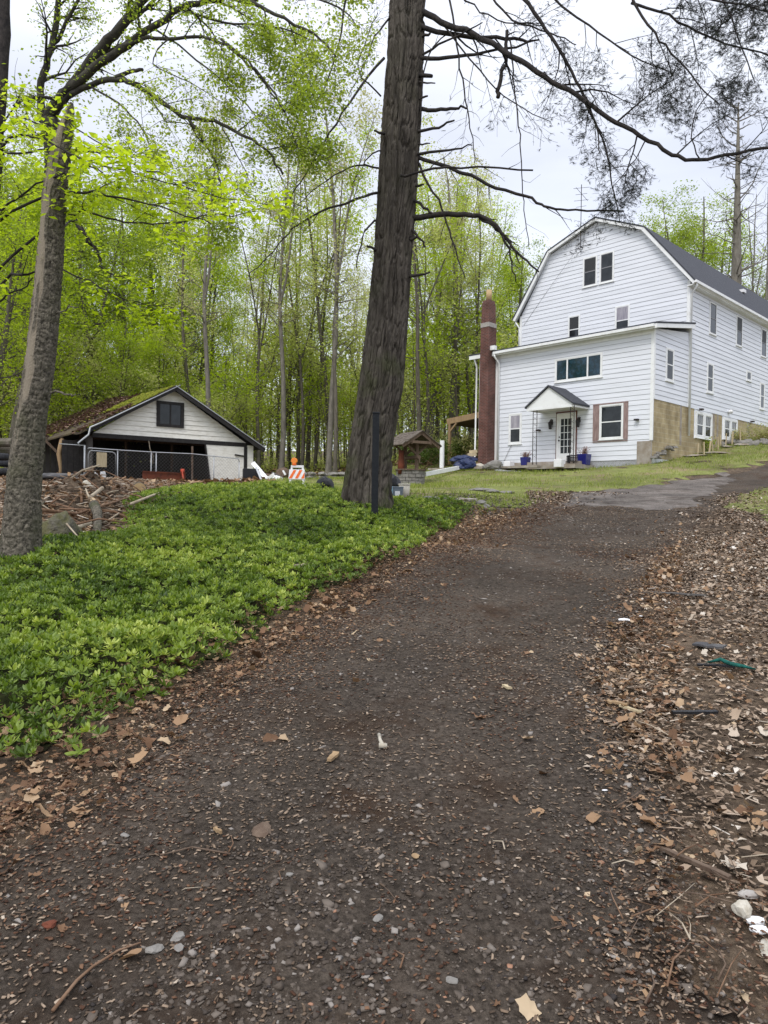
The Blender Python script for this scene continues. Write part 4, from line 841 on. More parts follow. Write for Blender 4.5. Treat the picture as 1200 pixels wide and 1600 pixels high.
# rake boards, hanging gutter pipe
mb = MB(); mb.bar((RG[0], -.47, RT-.14), (.84, -.47, EH-.36), .05, .20); mb.build('rake_board', 'barndark', shed)
mb = MB(); mb.bar((RG[0], -.47, RT-.14), (WL-.35, -.47, EH+.03), .05, .20); mb.build('rake_board', 'barndark', shed)
mb = MB(); mb.tube([(RG[0]+.2, -.53, RT+.02), (WL+.2, -.53, EH+.42), (WL-.25, -.53, EH+.18), (WL-.33, -.55, EH-.15), (WL-.8, -.75, EH-.55), (WL-.72, -.78, EH-.68)], [.02, .035, .045, .045, .04, .03], 8); mb.build('drain_pipe', 'galv', shed, True)
mb = MB(); mb.bar((RG[0], -.50, RT-.02), (.86, -.50, EH-.23), .04, .035); mb.build('drip_edge', 'galv', shed)
# side bay with upright boards
mb = MB()
for k in range(11): s_ = WL-.2-k*.235; mb.box(s_-.225, s_, 3.2, 3.24, -.5, EH-.10-.0*k)
mb.build('bay_boards', 'barngrey', shed)
mb = MB()
for k in range(4): s_ = WL-.05-k*.25; mb.box(s_-.24, s_, 1.2, 1.24, -.5, EH-.3)
mb.build('bay_boards', 'barndark', shed)
mb = MB(); mb.tube([(WL-1.05, 1.5, -.5), (WL-1.0, 1.5, .5), (WL-1.1, 1.5, 1.2), (WL-.98, 1.5, EH-.2)], [.12, .10, .12, .10], 7); mb.build('rough_post', 'wood', shed, True)
mb = MB(); mb.bar((WL-1.05, 1.5, 1.1), (WL-1.9, 1.6, EH-.1), .10); mb.build('brace', 'oldwood', shed)
mb = MB(); mb.tube([(-4.9, -.05, EH-.2), (-4.85, -.1, EH-.6), (-4.7, -.1, EH-.9), (-4.72, -.12, EH-1.25), (-4.85, -.12, EH-1.2), (-4.80, -.1, EH-.9)], .018, 5); mb.build('rope', 'bonewood', shed)

# ================================================================== CHAIN-LINK FENCE before the shed
FO = -2.2
def fpl(px, py): a, z = bpl(px, py, FO); return a, z
fc = BC+bn_*FO; fence = empty('chain_link_fence', fc, BA, 'galvanised chain-link fence with a hinged gate across the open front of the shed', 'fence')
def fz(s): q = fc+bw*s; return gz(q[0], q[1])-BC[2]
gA, gB = fpl(137, 701)[0], fpl(184, 703)[0]; pts_ = [gA, gB, fpl(240, 706)[0], fpl(290, 709)[0], fpl(305, 709)[0]]
hT = fpl(200, 704)[1]; end = fpl(374, 715)[0]
def mesh_panel(s0, s1, z0, z1, parent, pitch=.11):
    mb = MB(); h = z1-z0
    k = s0-h
    while k < s1:
        for sg_ in (1, -1):
            a, b = (k, z0), (k+h, z1)
            if sg_ < 0: a, b = (k, z1), (k+h, z0)
            t0 = max(0, (s0-k)/h); t1 = min(1, (s1-k)/h)
            if t1 > t0:
                p = (a[0]+(b[0]-a[0])*t0, -.01*sg_, a[1]+(b[1]-a[1])*t0); q = (a[0]+(b[0]-a[0])*t1, -.01*sg_, a[1]+(b[1]-a[1])*t1); mb.tube([p, q], .0042, 3, False)
        k += pitch*1.4
    return mb.build('wire_mesh', 'galv', parent)
zb_ = min(fz(gA), fz(gB))-.05
def rpipe(name, pts, r, parent, m='galv'): mb = MB(); mb.tube(pts, r, 8); return mb.build(name, m, parent, True)
rpipe('post', [(gA-.12, 0, zb_-.3), (gA-.12, 0, hT+.12)], .035, fence); rpipe('rail', [(gA-.12, 0, hT+.11), (gA-1.1, 0, hT+.12)], .02, fence)
gt = empty('gate', (0, 0, 0)); gt.parent = fence
c_ = .14; L_ = [(gA+.03, 0, zb_+.1), (gA+.03, 0, hT-.10-c_), (gA+.07, 0, hT-.13), (gA+c_, 0, hT-.08), (gB-c_-.08, 0, hT-.10), (gB-.12, 0, hT-.15), (gB-.08, 0, hT-.10-c_), (gB-.08, 0, zb_+.1), (gA+.03, 0, zb_+.1)]
rpipe('frame', L_, .022, gt); mesh_panel(gA+.03, gB-.08, zb_+.1, hT-.1, gt)
mb = MB(); mb.box(gA+.35, gB-.45, -.03, -.015, hT-.75, hT-.14); mb.build('notice_board', M['palewood'], gt)
rpipe('rail', [(gA, 0, hT-.02), (gA+.05, 0, hT+.02), (gB, 0, hT+.0), (pts_[2], 0, hT-.01), (pts_[4]-.15, 0, hT+.01), (end-.1, 0, hT-.10), (end-.03, 0, hT-.14), (end, 0, hT-.25)], .022, fence)
rpipe('rail', [(pts_[3]+.1, 0, zb_+.16), (end, 0, zb_+.1)], .018, fence)
for s_ in (gB, pts_[2]-.1, pts_[2]+.12, pts_[4]+.9, end): rpipe('post', [(s_, .01, zb_-.3), (s_, .01, hT-.0 if s_ < end else hT-.25)], .026, fence)
mb = MB(); mb.tube([(pts_[4]-.1, .05, zb_-.3), (pts_[4]-.12, .05, hT+.35)], .05, 6); mb.build('post', 'oldwood', fence)
mesh_panel(gB, end, zb_+.0, hT-.02, fence)
def fpt(px, py, o=FO):                # world point
    d = ray(px, py); p0 = BC+bn_*o; t = np.dot(p0-E0, bn_)/np.dot(d, bn_); return E0+d*t
def atw(name, p, rz, label, cat, group=None): return empty(name, p, rz, label, cat, group)
# rusty sheet
q = fpt(257, 762, FO-.25); e = atw('rusty_panel', q, BA, 'rusty brown steel sheet standing on edge against the chain-link fence', 'metal sheet')
mb = MB(); mb.box(-.95, .95, 0, .02, -.2, .68, Matrix.Rotation(R_(-4), 4, 'X')); o = mb.build('sheet', 'rust', e); mb = MB(); mb.bar((-.95, -.01, .69), (.95, -.01, .66), .04, .03); mb.build('folded_edge', 'rust', e)
# red post tool
q = fpt(289, 775, FO-.5); mb = MB(); mb.tube([(0, 0, -.1), (-.06, 0, .45), (-.13, 0, 1.15)], [.045, .04, .04], 7); mb.box(-.2, -.04, -.03, .03, 1.0, 1.2); e = mb.build('red_post', 'redpaint', None, True); e.location = q; tag(e, 'faded red leaning post beside the rusty sheet at the fence', 'post')
# cut log
q = mz(214, 16.5, .02); e = atw('cut_log', q, BA+R_(8), 'thick cut log with its pale sawn end facing the drive, on the brush bank', 'log')
mb = MB(); pts = [(0, -.2, .12), (.35, .6, .16), (.85, 1.5, .12)]; mb.tube(pts, [.27, .26, .22], 14); mb.build('bark_log', 'barkgrey', e, True)
mb = MB(); mb.tube([(-.006, -.215, .119), (.0, -.198, .12)], [.245, .245], 16); mb.build('sawn_end', M['yellowflue'], e); e.scale = (.62, .62, .62)
mb = MB(); mb.tube([(.3, .0, -.05), (1.5, -.1, -.12)], [.12, .09], 8); o = mb.build('branch_log', 'barkgrey', None, True); o.location = q; o.scale = (.62, .62, .62); tag(o, 'thin dark log lying on the bank right of the cut log', 'log')
q = fpt(155, 748, FO-.2); mb = MB(); mb.box(-.3, .28, -.04, .04, 0, .28, Matrix.Rotation(R_(-8), 4, 'Y')); o = mb.build('white_crate', 'whiteplastic', None, bevel=.02); o.location = q; o.rotation_euler = (0, 0, BA); tag(o, 'small white crate leaning at the foot of the fence gate', 'crate')

# ================================================================== THINGS ABOUT THE YARD
def put(mb, name, m, p, label, cat, group=None, rz=0, smooth=False, bevel=0):
    o = mb.build(name, m, None, smooth, bevel); o.location = tuple(map(float, p)); o.rotation_euler = (0, 0, rz); return tag(o, label, cat, group)
def rock(name, p, r, m, label, cat='stone', group=None, seed=0, sub=2, rz=0):
    import bmesh
    bm = bmesh.new(); bmesh.ops.create_icosphere(bm, subdivisions=sub+1, radius=1)
    cr_ = random.Random(seed); cuts = [(Vector((cr_.gauss(0, 1), cr_.gauss(0, 1), cr_.gauss(0, 1))).normalized(), cr_.uniform(.62, .9)) for _ in range(9)]
    for v in bm.verts:
        c = v.co.copy()
        if m in ('stone', 'paleStone', 'concrete', 'mossrock', 'rust', 'wood', 'oldwood'):
            for pn_, pd_ in cuts:
                t_ = c.dot(pn_)
                if t_ > pd_: c -= pn_*(t_-pd_)
        n = 1+.38*float(fbm(c.x*1.3+seed*3.1+c.z*.9, c.y*1.3-c.z*1.1, 100+seed, 3))+.12*float(fbm(c.x*5+c.z*3, c.y*5-c.z*4, 200+seed, 2)); v.co = Vector((c.x*r[0], c.y*r[1], c.z*r[2]))*n
        if v.co.z < -r[2]*.5: v.co.z = -r[2]*.5
    me = bpy.data.meshes.new(name); bm.to_mesh(me); bm.free()
    me.polygons.foreach_set('use_smooth', np.ones(len(me.polygons), bool)) if sub > 2 else None
    o = link(name, me, m); o.location = tuple(map(float, p)); o.rotation_euler = (0, 0, rz); return tag(o, label, cat, group)
# black steel post in the ground cover
p = P(585, 829, 11.0); e = empty('steel_post', p, 0, 'square black steel post standing in the ground cover before the big trunk', 'post')
mb = MB(); mb.box(-.052, .052, -.052, .052, -.3, 1.80); mb.build('shaft', 'metalblack', e, bevel=.006)
mb = MB(); mb.box(-.058, .058, -.058, .058, 1.80, 1.83); mb.build('cap', 'metalblack', e, bevel=.008)
# buckets behind the trunk
p = onY(631.5, 15.6); e = empty('bucket', p, 0, 'grimy cream plastic bucket on the lawn right of the big trunk', 'bucket')
mb = MB(); mb.lathe([(.105, 0), (.125, .345)], 20); mb.build('body', 'bucket', e, True); mb = MB(); mb.lathe([(.13, .335), (.133, .345), (.133, .365), (.12, .37)], 20); mb.build('lid', 'bucket', e, True)
mb = MB(); mb.tube([(.13, -.02, .25), (.15, -.05, .2), (.13, -.09, .13), (.11, -.1, .08)], .006, 5); mb.build('handle', 'iron', e)
p = onY(620, 15.4); e = empty('storage_tub', p, R_(8), 'grey storage tub with a lid between trunk and cream bucket', 'tub')
mb = MB(); mb.prism([(-.12, -.1), (.12, -.1), (.12, .1), (-.12, .1)], lambda a, b: (a*.9, b*.9, 0), lambda a, b: (a, b, .27)); mb.build('tub', 'greyplastic', e)
mb = MB(); mb.box(-.13, .13, -.11, .11, .27, .30); mb.build('lid', 'greyplastic', e, bevel=.008); mb = MB(); mb.box(-.06, .05, -.108, -.094, .07, .2); mb.build('paper_label', 'whiteplastic', e)
p = onY(610.5, 15.2); mb = MB(); mb.box(-.03, .035, -.12, .12, 0, .31); put(mb, 'plastic_sheet', 'lightblue', p, 'pale blue plastic panel upright beside the grey tub at the trunk', 'panel', bevel=.008)
rock('rubbish_bag', onY(612, 16.6)+np.array([0, 0, .25]), (.2, .2, .26), 'blackplastic', 'dark rubbish bag behind the grey tub right of the trunk', 'bag', seed=3)
rock('black_sack', onY(507, 14.6)+np.array([0, 0, .20]), (.19, .22, .24), 'blackplastic', 'humped black plastic sack at the edge of the ground cover left of the trunk', 'sack', seed=5)
# wishing well --------------------------------------------------------------
p = onY(641, 27.5); well = empty('wishing_well', p, R_(-60), 'brown wooden wishing well with shingled gable roof and a low stone wall', 'wishing well')
mb = MB(); rr = random.Random(9); nst = 14
for lay in range(5):
    for k in range(nst):
        a0 = 2*math.pi*(k+.5*(lay % 2))/nst; a1 = a0+2*math.pi/nst*.93; r0, r1 = .34, .56+rr.uniform(-.02, .03); z0 = lay*.135-.12; z1 = z0+.12
        mb.add([(r*math.cos(a), r*math.sin(a), z_) for z_ in (z0, z1) for r, a in ((r0, a0), (r1, a0), (r1, a1), (r0, a1))], [(3,2,1,0),(4,5,6,7),(0,1,5,4),(1,2,6,5),(2,3,7,6),(3,0,4,7)])
mb.build('stone_wall', 'stone', well); mb = MB(); mb.lathe([(.36, .55), (.62, .55), (.62, .60), (.36, .60)], 16); mb.build('coping', 'oldwood', well)
mb = MB(); mb.lathe([(.35, -.1), (.35, .3)], 14); mb.build('core', 'blackplastic', well)
for sx in (-1, 1):
    mb = MB(); mb.bar((sx*.42, 0, .5), (sx*.42, 0, 1.62), .11); mb.build('post', 'oldwood', well)
    mb = MB(); mb.bar((sx*.42, 0, 1.15), (sx*.42, .42, 1.50), .07); mb.bar((sx*.42, 0, 1.15), (sx*.42, -.42, 1.50), .07); mb.build('brace', 'oldwood', well)
mb = MB(); mb.tube([(-.6, 0, 1.05), (.6, 0, 1.05)], .08, 8); mb.tube([(.6, 0, 1.05), (.64, 0, .82), (.78, 0, .82)], .02, 5); mb.build('windlass', 'oldwood', well)
mb = MB(); RZ = 2.02
for sg_ in (-1, 1):
    for c in range(6):
        t0, t1 = c/6, (c+1)/6+.03; y0, z0 = sg_*.86*t0, RZ-.56*t0+.03+(.04 if c == 5 else 0); y1, z1 = sg_*.86*t1, RZ-.56*t1+.045
        x = -.80
        while x < .80:
            ww = rr.uniform(.10, .17); x1 = min(x+ww-.008, .82); dz = rr.uniform(-.008, .012)
            mb.add([(x, y0, z0+dz), (x1, y0, z0+dz), (x1, y1, z1+dz), (x, y1, z1+dz), (x, y0, z0-.025), (x1, y0, z0-.025), (x1, y1, z1-.02), (x, y1, z1-.02)], [(0,1,2,3),(7,6,5,4),(0,4,5,1),(1,5,6,2),(2,6,7,3),(3,7,4,0)]); x += ww
wr = mb.build('roof', 'shake', well)
mb = MB()
for sx in (-.74, .74):
    for sg_ in (-1, 1): mb.bar((sx, 0, RZ-.06), (sx, sg_*.84, RZ-.60), .05, .12)
    mb.bar((sx, -.44, 1.60), (sx, .44, 1.60), .07, .10)
mb.bar((-.76, .42, 1.56), (.76, .42, 1.56), .08); mb.bar((-.76, -.42, 1.56), (.76, -.42, 1.56), .08); mb.build('rafter', 'oldwood', wr)
p = onY(626, 27.2); mb = MB(); mb.lathe([(.11, 0), (.14, .35), (.10, .62), (.11, .9)], 12); put(mb, 'clay_pipe', 'rust', p+np.array([0, 0, .45]), 'upright rusty red pipe standing at the left of the wishing well', 'pipe', smooth=True)
# white post and long board beyond the well
p = onY(689.5, 34); mb = MB(); mb.tube([(0, 0, -.2), (.0, 0, 1.62)], .11, 8); put(mb, 'white_post', 'trim', p, 'short round white post standing at the wood edge left of the deck', 'post')
a = P(664, 741, 28); b = P(716, 731, 31); mb = MB(); mb.bar((0, 0, 0), tuple(b-a), .10, .16); put(mb, 'long_board', 'trim', a, 'long white board lying on the grass right of the wishing well', 'board')
# heap under the deck corner
rock('blue_tarp_bundle', onY(723, 33)+np.array([0, 0, .62]), (.58, .38, .22), 'bluetarp', 'dark blue tarpaulin bundle heaped left of the chimney', 'tarpaulin', seed=8)
rock('black_bag', onY(728, 32)+np.array([0, 0, .28]), (.50, .38, .30), 'bluetarp', 'navy and grey plastic bag in front of the blue tarpaulin bundle', 'bag', seed=9)
rock('black_bag', onY(719, 32.6)+np.array([0, 0, .25]), (.35, .3, .35), 'blackplastic', 'black bag low at the left side of the tarpaulin heap', 'bag', seed=12)
mb = MB(); mb.bar((0, 0, 0), (1.0, .2, .12), .05); mb.bar((0, .3, .02), (1.1, .1, .14), .05); put(mb, 'handle_pair', 'oldwood', onY(706, 33)+np.array([0, 0, .62]), 'two dark wooden handles sticking out left of the tarpaulin heap', 'handles')
for k, (px, Y, c, lb) in enumerate([(736, 33.2, 'palewood', 'split pale firewood on top of the heap beside the chimney'), (741, 32.6, 'wood', 'brown firewood block by the downspout foot')]):
    mb = MB(); mb.bar((-.2, 0, 0), (.2, .05, .08), .2, .17); mb.bar((-.1, .1, .16), (.25, 0, .2), .16, .15); put(mb, 'firewood', c, onY(px, Y)+np.array([0, 0, .85 if k == 0 else .2]), lb, 'firewood')
rock('boulder', onY(768, 30.7)+np.array([0, 0, .20]), (.42, .25, .26), 'stone', 'rounded dark grey boulder at the foot of the brick chimney', 'boulder', seed=4, sub=3)
HM = Matrix.Translation(HC) @ Matrix.Rotation(HA, 4, 'Z')
def hw(u_, off, z_): v = HM @ Vector((-u_, off, z_-HC[2])); return np.array(v)
def pot(u_, off, z_, s, label, seed):
    e = empty('flower_pot', hw(u_, off, z_), HA, label, 'flower pot', 'blue pots by the front door')
    mb = MB(); mb.prism([(-.23, -.23), (.23, -.23), (.23, .23), (-.23, .23)], lambda a, b: (a*.82*s, b*.82*s, 0), lambda a, b: (a*s, b*s, .47*s)); mb.build('pot', 'blue', e, bevel=.02)
    mb = MB(); mb.box(-.2*s, .2*s, -.2*s, .2*s, .40*s, .475*s); mb.build('soil', 'oldwood', e)
    rn = random.Random(seed); mb = MB(); tips = []
    for k in range(26):
        a = rn.uniform(0, 6.28); grow(mb, tips, (rn.uniform(-.1, .1), rn.uniform(-.1, .1), .45*s), (math.cos(a)*.7, math.sin(a)*.7, 1), .32*s, .006, 0, rn, seg=3, k=3)
    mb.build('stem', 'twig', e); leaves('flower_heads', tips, 5, .055, 'flower', e, seed, .03)
pot(2.72, -.55, 3.36, 1.0, 'square cobalt blue pot of dry pink flowers right of the front door', 3)
pot(5.35, -1.05, 3.40, .78, 'smaller cobalt blue pot of dry flowers left of the doorstep', 4)
for u_, s_w, lb in ((5.85, .36, 'white cube block at the left end of the doorstep'), (3.25, .36, 'white cube block at the right end of the doorstep below the iron posts')):
    mb = MB(); mb.box(-s_w/2, s_w/2, -s_w/2, s_w/2, 0, .34); put(mb, 'white_block', 'whiteplastic', hw(u_, -1.60, 3.24), lb, 'block', rz=HA, bevel=.02)
mb = MB(); pts = [(.22*math.cos(a), .2*math.sin(a), .03+a*.012) for a in np.linspace(0, 25, 70)]; mb.tube(pts, .025, 6); put(mb, 'garden_hose', 'blackplastic', hw(2.9, -1.2, 3.42), 'coiled dark garden hose on the ground by the right blue pot', 'hose')
mb = MB(); mb.box(-2.5, 2.4, -.3, .3, -.04, .05); mb.box(.2, 3.4, -.7, -.3, -.06, .03); put(mb, 'paving_slab', 'concrete', hw(7.3, -2.1, 3.27), 'long pale stone slab in the grass below the small window', 'paving slab', rz=HA+.12)
rock('white_stone', hw(7.25, -1.9, 3.38), (.22, .16, .13), 'paleStone', 'white stone lying on the slab below the small window', seed=2)
# flagstones, slab ledges in the lawn
for k, (px, py, rx_, ry_, lb) in enumerate([(757,768,.42,.25,'flat dark stone slab at the near edge of the lawn, left one'), (768,770,.30,.2,'flat stone slab at the near edge of the lawn, middle one'), (790,770,.32,.2,'small flat stone in the lawn right of the slabs'),
    (672,779,.25,.15,'grey stone at the far edge of the ground cover'), (736,783,.20,.16,'pale rounded rock where ground cover meets the drive edge'), (752,787,.17,.12,'dark flat rock beside the pale rounded rock at the drive edge'), (722,782,.14,.1,'small pale stone left of the rounded rock'),
    (760,792,.10,.08,'small dark stone nearest the drive below the rounded rock'), (700,781,.16,.1,'grey flat stone among gravel behind the ground cover')]):
    q = gp(px, py); rock('flat_stone', q+np.array([0, 0, .03]), (rx_, ry_, .07), 'stone' if k not in (4, 6) else 'concrete', lb, 'stone', 'stones along the lawn edge', seed=20+k, rz=k)
n_ = 700; rq = np.random.default_rng(8); x = rq.uniform(1.2, 4.0, n_); y = rq.uniform(14.5, 18.5, n_); 
stuff(scatter('edge_gravel', _ro, ROCK_F, np.stack([x, y, H(x, y)+.02], 1), np.stack([rq.uniform(.03, .09, n_)]*2+[rq.uniform(.02, .05, n_)], 1), 'gravel', .4, rq.beta(3, 2, n_)*.95, rng=rq, jitter=.08))
# garden bed on the right: stakes, slabs, shrubs
stk = [(1073,707),(1078,705),(1084,707),(1090,710),(1100,710),(1108,707),(1114,704),(1122,702),(1126,696),(1134,697),(1144,695),(1157,694)]
proto = None
for k, (px, py) in enumerate(stk):
    q = gp(px, py+1)
    if proto is None:
        mb = MB(); mb.box(-.035, .035, -.02, .02, -.2, .62); proto = mb.build('garden_stake', 'palewood'); o = proto
    else: o = proto.copy(); COL.objects.link(o)
    o.location = q; o.rotation_euler = (R_(random.uniform(-5, 5)), R_(random.uniform(-6, 6)), random.uniform(0, 3)); o.scale = (1, 1, random.uniform(.8, 1.15))
    tag(o, 'pale wooden stake in the small staked flower bed by the block foundation', 'stake', 'garden stakes by the foundation')
for k, (px, py, sx, sy, lb) in enumerate([(1066,714,.52,.3,'flat grey flagstone at the left corner of the staked bed'), (1090,714,.55,.22,'long flagstone edging the front of the staked bed, left piece'), (1117,709,.65,.24,'long flagstone edging the front of the staked bed, right piece'), (1137,700,.4,.2,'flagstone at the back right of the staked bed'), (1160,697,.5,.2,'farthest right flagstone below the basement window')]):
    q = gp(px, py); rock('flagstone', q+np.array([0, 0, .05]), (sx, sy, .06), 'concrete', lb, 'flagstone', 'flagstones round the staked bed', seed=40+k, rz=HA+.5+k*.1)
def bush(p, h, w_, n, m, seed, label, size=.06, name='shrub', stems='twig'):
    e = empty(name, p, 0, label, 'shrub'); rn = random.Random(seed); mb = MB(); tips = []
    for k in range(n): a = rn.uniform(0, 6.28); grow(mb, tips, (0, 0, 0), (math.cos(a)*w_, math.sin(a)*w_, 1), h, .012, 1, rn, seg=4, k=3, kids=(2, 4))
    mb.build('stem', stems, e); leaves('foliage', tips, 12, size*1.6, m, e, seed, .12); return e
bush(gp(1098, 705), .45, .9, 9, 'leafmid', 61, 'low green plants growing inside the staked bed'); bush(gp(1068, 699), .6, .5, 8, 'leafdark', 62, 'rusty dark shrub at the foot of the downspout')
bush(gp(1150, 691), .5, .9, 9, 'leafbuff', 63, 'brownish shrub under the far basement window'); bush(gp(1128, 692), .4, .7, 7, 'leafdark', 64, 'small dull shrub under the near basement window')
bush(gp(1190, 690), .8, 1.0, 10, 'leafbuff', 65, 'brown dried brush against the foundation at the right edge')
for k in range(24):
    q = gp(1120+k*3.4, 694+random.uniform(-3, 3)); rock('rubble_stone', q+np.array([0, 0, .08]), (random.uniform(.12, .3), random.uniform(.1, .2), random.uniform(.08, .2)), 'stone', 'loose brown rubble stone piled along the foot of the block foundation', 'stone', 'rubble along the foundation', seed=70+k, sub=1)
# road barricade with an amber lamp
p = onY(464, 19.3); bar_ = empty('barricade', p, R_(-6), 'white folding road barricade with orange diagonal stripes and a round amber lamp', 'barricade')
for s_, yy in ((-1, -.16), (1, .20)):
    for sx in (-1, 1):
        mb = MB(); mb.bar((sx*.24, yy, -.05), (sx*.17, 0, 1.0), .06, .03); mb.build('leg', 'whiteplastic', bar_)
def bp(x, z_): return (x*(1-.14*(z_/1.0)), -.02-.16*(1-z_), z_)
pn = MB(); pn.add([bp(-.26, .62), bp(.26, .62), bp(.26, .98), bp(-.26, .98)], [(0, 1, 2, 3)]); pn.add([bp(-.26, .38), bp(.26, .38), bp(.26, .58), bp(-.26, .58)], [(0, 1, 2, 3)])
mb = MB()
for za, zb2_ in ((.53, .86),):
    q = [bp(-.28, za), bp(.28, za), bp(.28, zb2_), bp(-.28, zb2_)]; vs = [(x, y-.012, z) for x, y, z in q]+[(x, y+.012, z) for x, y, z in q]; mb.add(vs, [(0,1,2,3),(7,6,5,4),(0,4,5,1),(1,5,6,2),(2,6,7,3),(3,7,4,0)])
mb.build('striped_board', 'whiteplastic', bar_)
def bpp(x, z_): v = bp(x, z_); return (v[0], v[1]-.015, v[2])
for x0 in (-.27, -.055, .16):
    mb = MB(); w_ = .105; sh = .15; a = [(x0, .555), (min(x0+w_, .275), .555), (min(x0+w_+sh, .275), .84), (min(x0+sh, .275), .84)]
    if x0+w_+sh > .275: a = [(x0, .555), (x0+w_, .555), (.275, .60), (.275, .76), (x0+w_*.8, .76)] if False else [(x0, .555), (x0+w_, .555), (.275, .58), (.275, .77)]
    mb.prism(a, lambda p_, z_: bpp(p_, z_), lambda p_, z_: (bpp(p_, z_)[0], bpp(p_, z_)[1]-.004, z_)); mb.build('orange_stripe', 'orange', bar_)
mb = MB(); q = [bp(-.31, .16), bp(.31, .16), bp(.31, .36), bp(-.31, .36)]; mb.add([(x, y-.012, z) for x, y, z in q]+[(x, y+.012, z) for x, y, z in q], [(0,1,2,3),(7,6,5,4),(0,4,5,1),(1,5,6,2),(2,6,7,3),(3,7,4,0)]); mb.build('lower_board', 'whiteplastic', bar_)
mb = MB(); mb.box(-.2, .2, -.03, .03, .92, 1.0); mb.build('top_rail', 'whiteplastic', bar_, bevel=.01)
lp = empty('warning_lamp', (-.10, 0, 1.0)); lp.parent = bar_; mb = MB(); mb.box(-.06, .06, -.05, .05, 0, .07); mb.build('lamp_base', 'orange', lp, bevel=.01)
mb = MB(); mb.tube([(0, -.045, .16), (0, .045, .16)], .10, 18); mb.build('lens', 'amber', lp, bevel=.01); bar_.scale = (.86, .86, .80)
# junk at the right end of the shed
J = lambda px, py, Y: P(px, py, Y)
def plank(px0, py0, px1, py1, Y, w_, m, label, name='plank', Y1=None, th=.03, cat='board', group='boards leaning at the shed corner'):
    a = J(px0, py0, Y); b = J(px1, py1, Y1 or Y); mb = MB(); mb.bar((0, 0, 0), tuple(b-a), w_, th, up=(0, -1, .3)); return put(mb, name, m, a, label, cat, group)
plank(395, 723, 424, 757, 33, .20, 'trim', 'long white board leaning down right from the shed corner', Y1=31)
plank(430, 745, 447, 757, 30, .18, 'trim', 'short white board in the junk pile, nearest the barricade', Y1=29)
plank(413, 752, 428, 741, 30.5, .14, 'trim', 'short white board propped in the middle of the junk pile', Y1=30)
plank(400, 730, 412, 758, 32, .08, 'galv', 'thin grey bar leaning beside the long white board', Y1=31)
plank(425, 738, 452, 752, 31.5, .07, 'barngrey', 'thin grey slat across the back of the junk pile', Y1=31)
plank(442, 735, 446, 742, 31, .08, 'trim', 'small white stub sticking up in the junk pile', Y1=31)
p = onY(391, 32); mb = MB(); mb.box(-.34, .34, -.2, .2, 0, .72); put(mb, 'black_crate', 'blackplastic', p+np.array([0, 0, -.05]), 'square black box standing against the shed corner', 'box', rz=.3, bevel=.02)
rock('junk_heap', onY(418, 33)+np.array([0, 0, .22]), (.8, .5, .3), 'oldwood', 'dark heap of junk behind the leaning white boards', 'heap', seed=31)
rock('junk_heap', onY(440, 32.5)+np.array([0, 0, .3]), (.42, .4, .34), 'oldwood', 'dark brown heap of scrap left of the barricade', 'heap', seed=33)
rock('white_sack', onY(428, 30.5)+np.array([0, 0, .1]), (.38, .22, .13), 'whiteplastic', 'crumpled white plastic sheet at the foot of the junk pile', 'plastic sheet', seed=36)
# far stone ring, left edge junk
ring_c = onY(500, 37)
for k in range(26):
    a = k*2*math.pi/13; lay = k//13; q = ring_c+np.array([1.25*math.cos(a), .6*math.sin(a), .10+lay*.2]); rock('ring_stone', q, (.32, .22, .13), 'stone', 'grey stone in the low stacked ring on the far lawn', 'stone', 'stones of the far ring', seed=110+k, sub=1, rz=a)
for k, (px, Y, z_) in enumerate([(4, 24, .15), (2, 24.2, .42), (-4, 23, .7), (6, 25, .1)]):
    mb = MB(); mb.lathe([(.20, -.1), (.30, -.11), (.34, -.05), (.34, .05), (.30, .11), (.20, .1), (.20, -.1)], 24); put(mb, 'tyre', 'tyre', onY(px, Y)+np.array([0, 0, z_]), ['bottom worn tyre stacked at the left edge behind the dead trunk', 'second tyre up in the stack at the left edge', 'upper tyre leaning at the left edge', 'lone tyre lying beside the stack at the left edge'][k], 'tyre', 'tyres at the left edge', smooth=True)
for k, (px, Y, z_, L) in enumerate([(2, 25, 1.15, .9), (5, 25.4, .88, .8)]):
    mb = MB(); mb.tube([(-L, 0, 0), (L*.4, .1, .02)], .16, 10); put(mb, 'log', 'barkgrey', onY(px, Y)+np.array([0, 0, z_]), ['grey log on top of the stack at the left edge', 'mossy log under the top log at the left edge'][k], 'log')
rock('grey_tarp', onY(85, 22)+np.array([0, 0, .25]), (1.3, .5, .13), 'tarp', 'crumpled grey tarpaulin along the top of the brush bank', 'tarpaulin', seed=51, sub=3)
# brush bank pieces
def stick(pts, r, m, label, name='stick', group=None, cat='stick', up=.03, n=7):
    P_ = [np.array(q) for q in pts]; o = P_[0]; mb = MB(); rad = np.linspace(r, r*.55, len(P_)); mb.tube([tuple(q-o+np.array([0, 0, up])) for q in P_], list(rad), n); return put(mb, name, m, o, label, cat, group, smooth=True)
def mz(px, Y, dz=0): q = P(px, 780, Y); return np.array([q[0], Y, float(MZ(q[0], Y))+dz])
rock('mossy_rock', P(92, 838, 9.4), (.27, .3, .36), 'mossrock', 'mossy brown boulder at the foot of the dead trunk', 'boulder', seed=61, sub=3)
q0, q1, q2 = P(147, 792, 11.6), P(152, 828, 10.6), P(152, 862, 9.6); stick([q0, (q0+q1)/2+np.array([.03, 0, .05]), q1, q2], .085, 'barksnag', 'pale broken birch-like log lying down the brush bank', 'fallen_log', None, 'log', n=10)
stick([P(72, 846, 9.0), P(110, 832, 9.6), P(142, 820, 10.4)], .045, 'bonewood', 'thick pale broken branch across the mossy boulder', 'branch', None, 'branch')
stick([P(160, 765, 13), P(120, 795, 12), P(100, 815, 11)], .035, 'bonewood', 'long pale stick slanting down the upper brush bank')
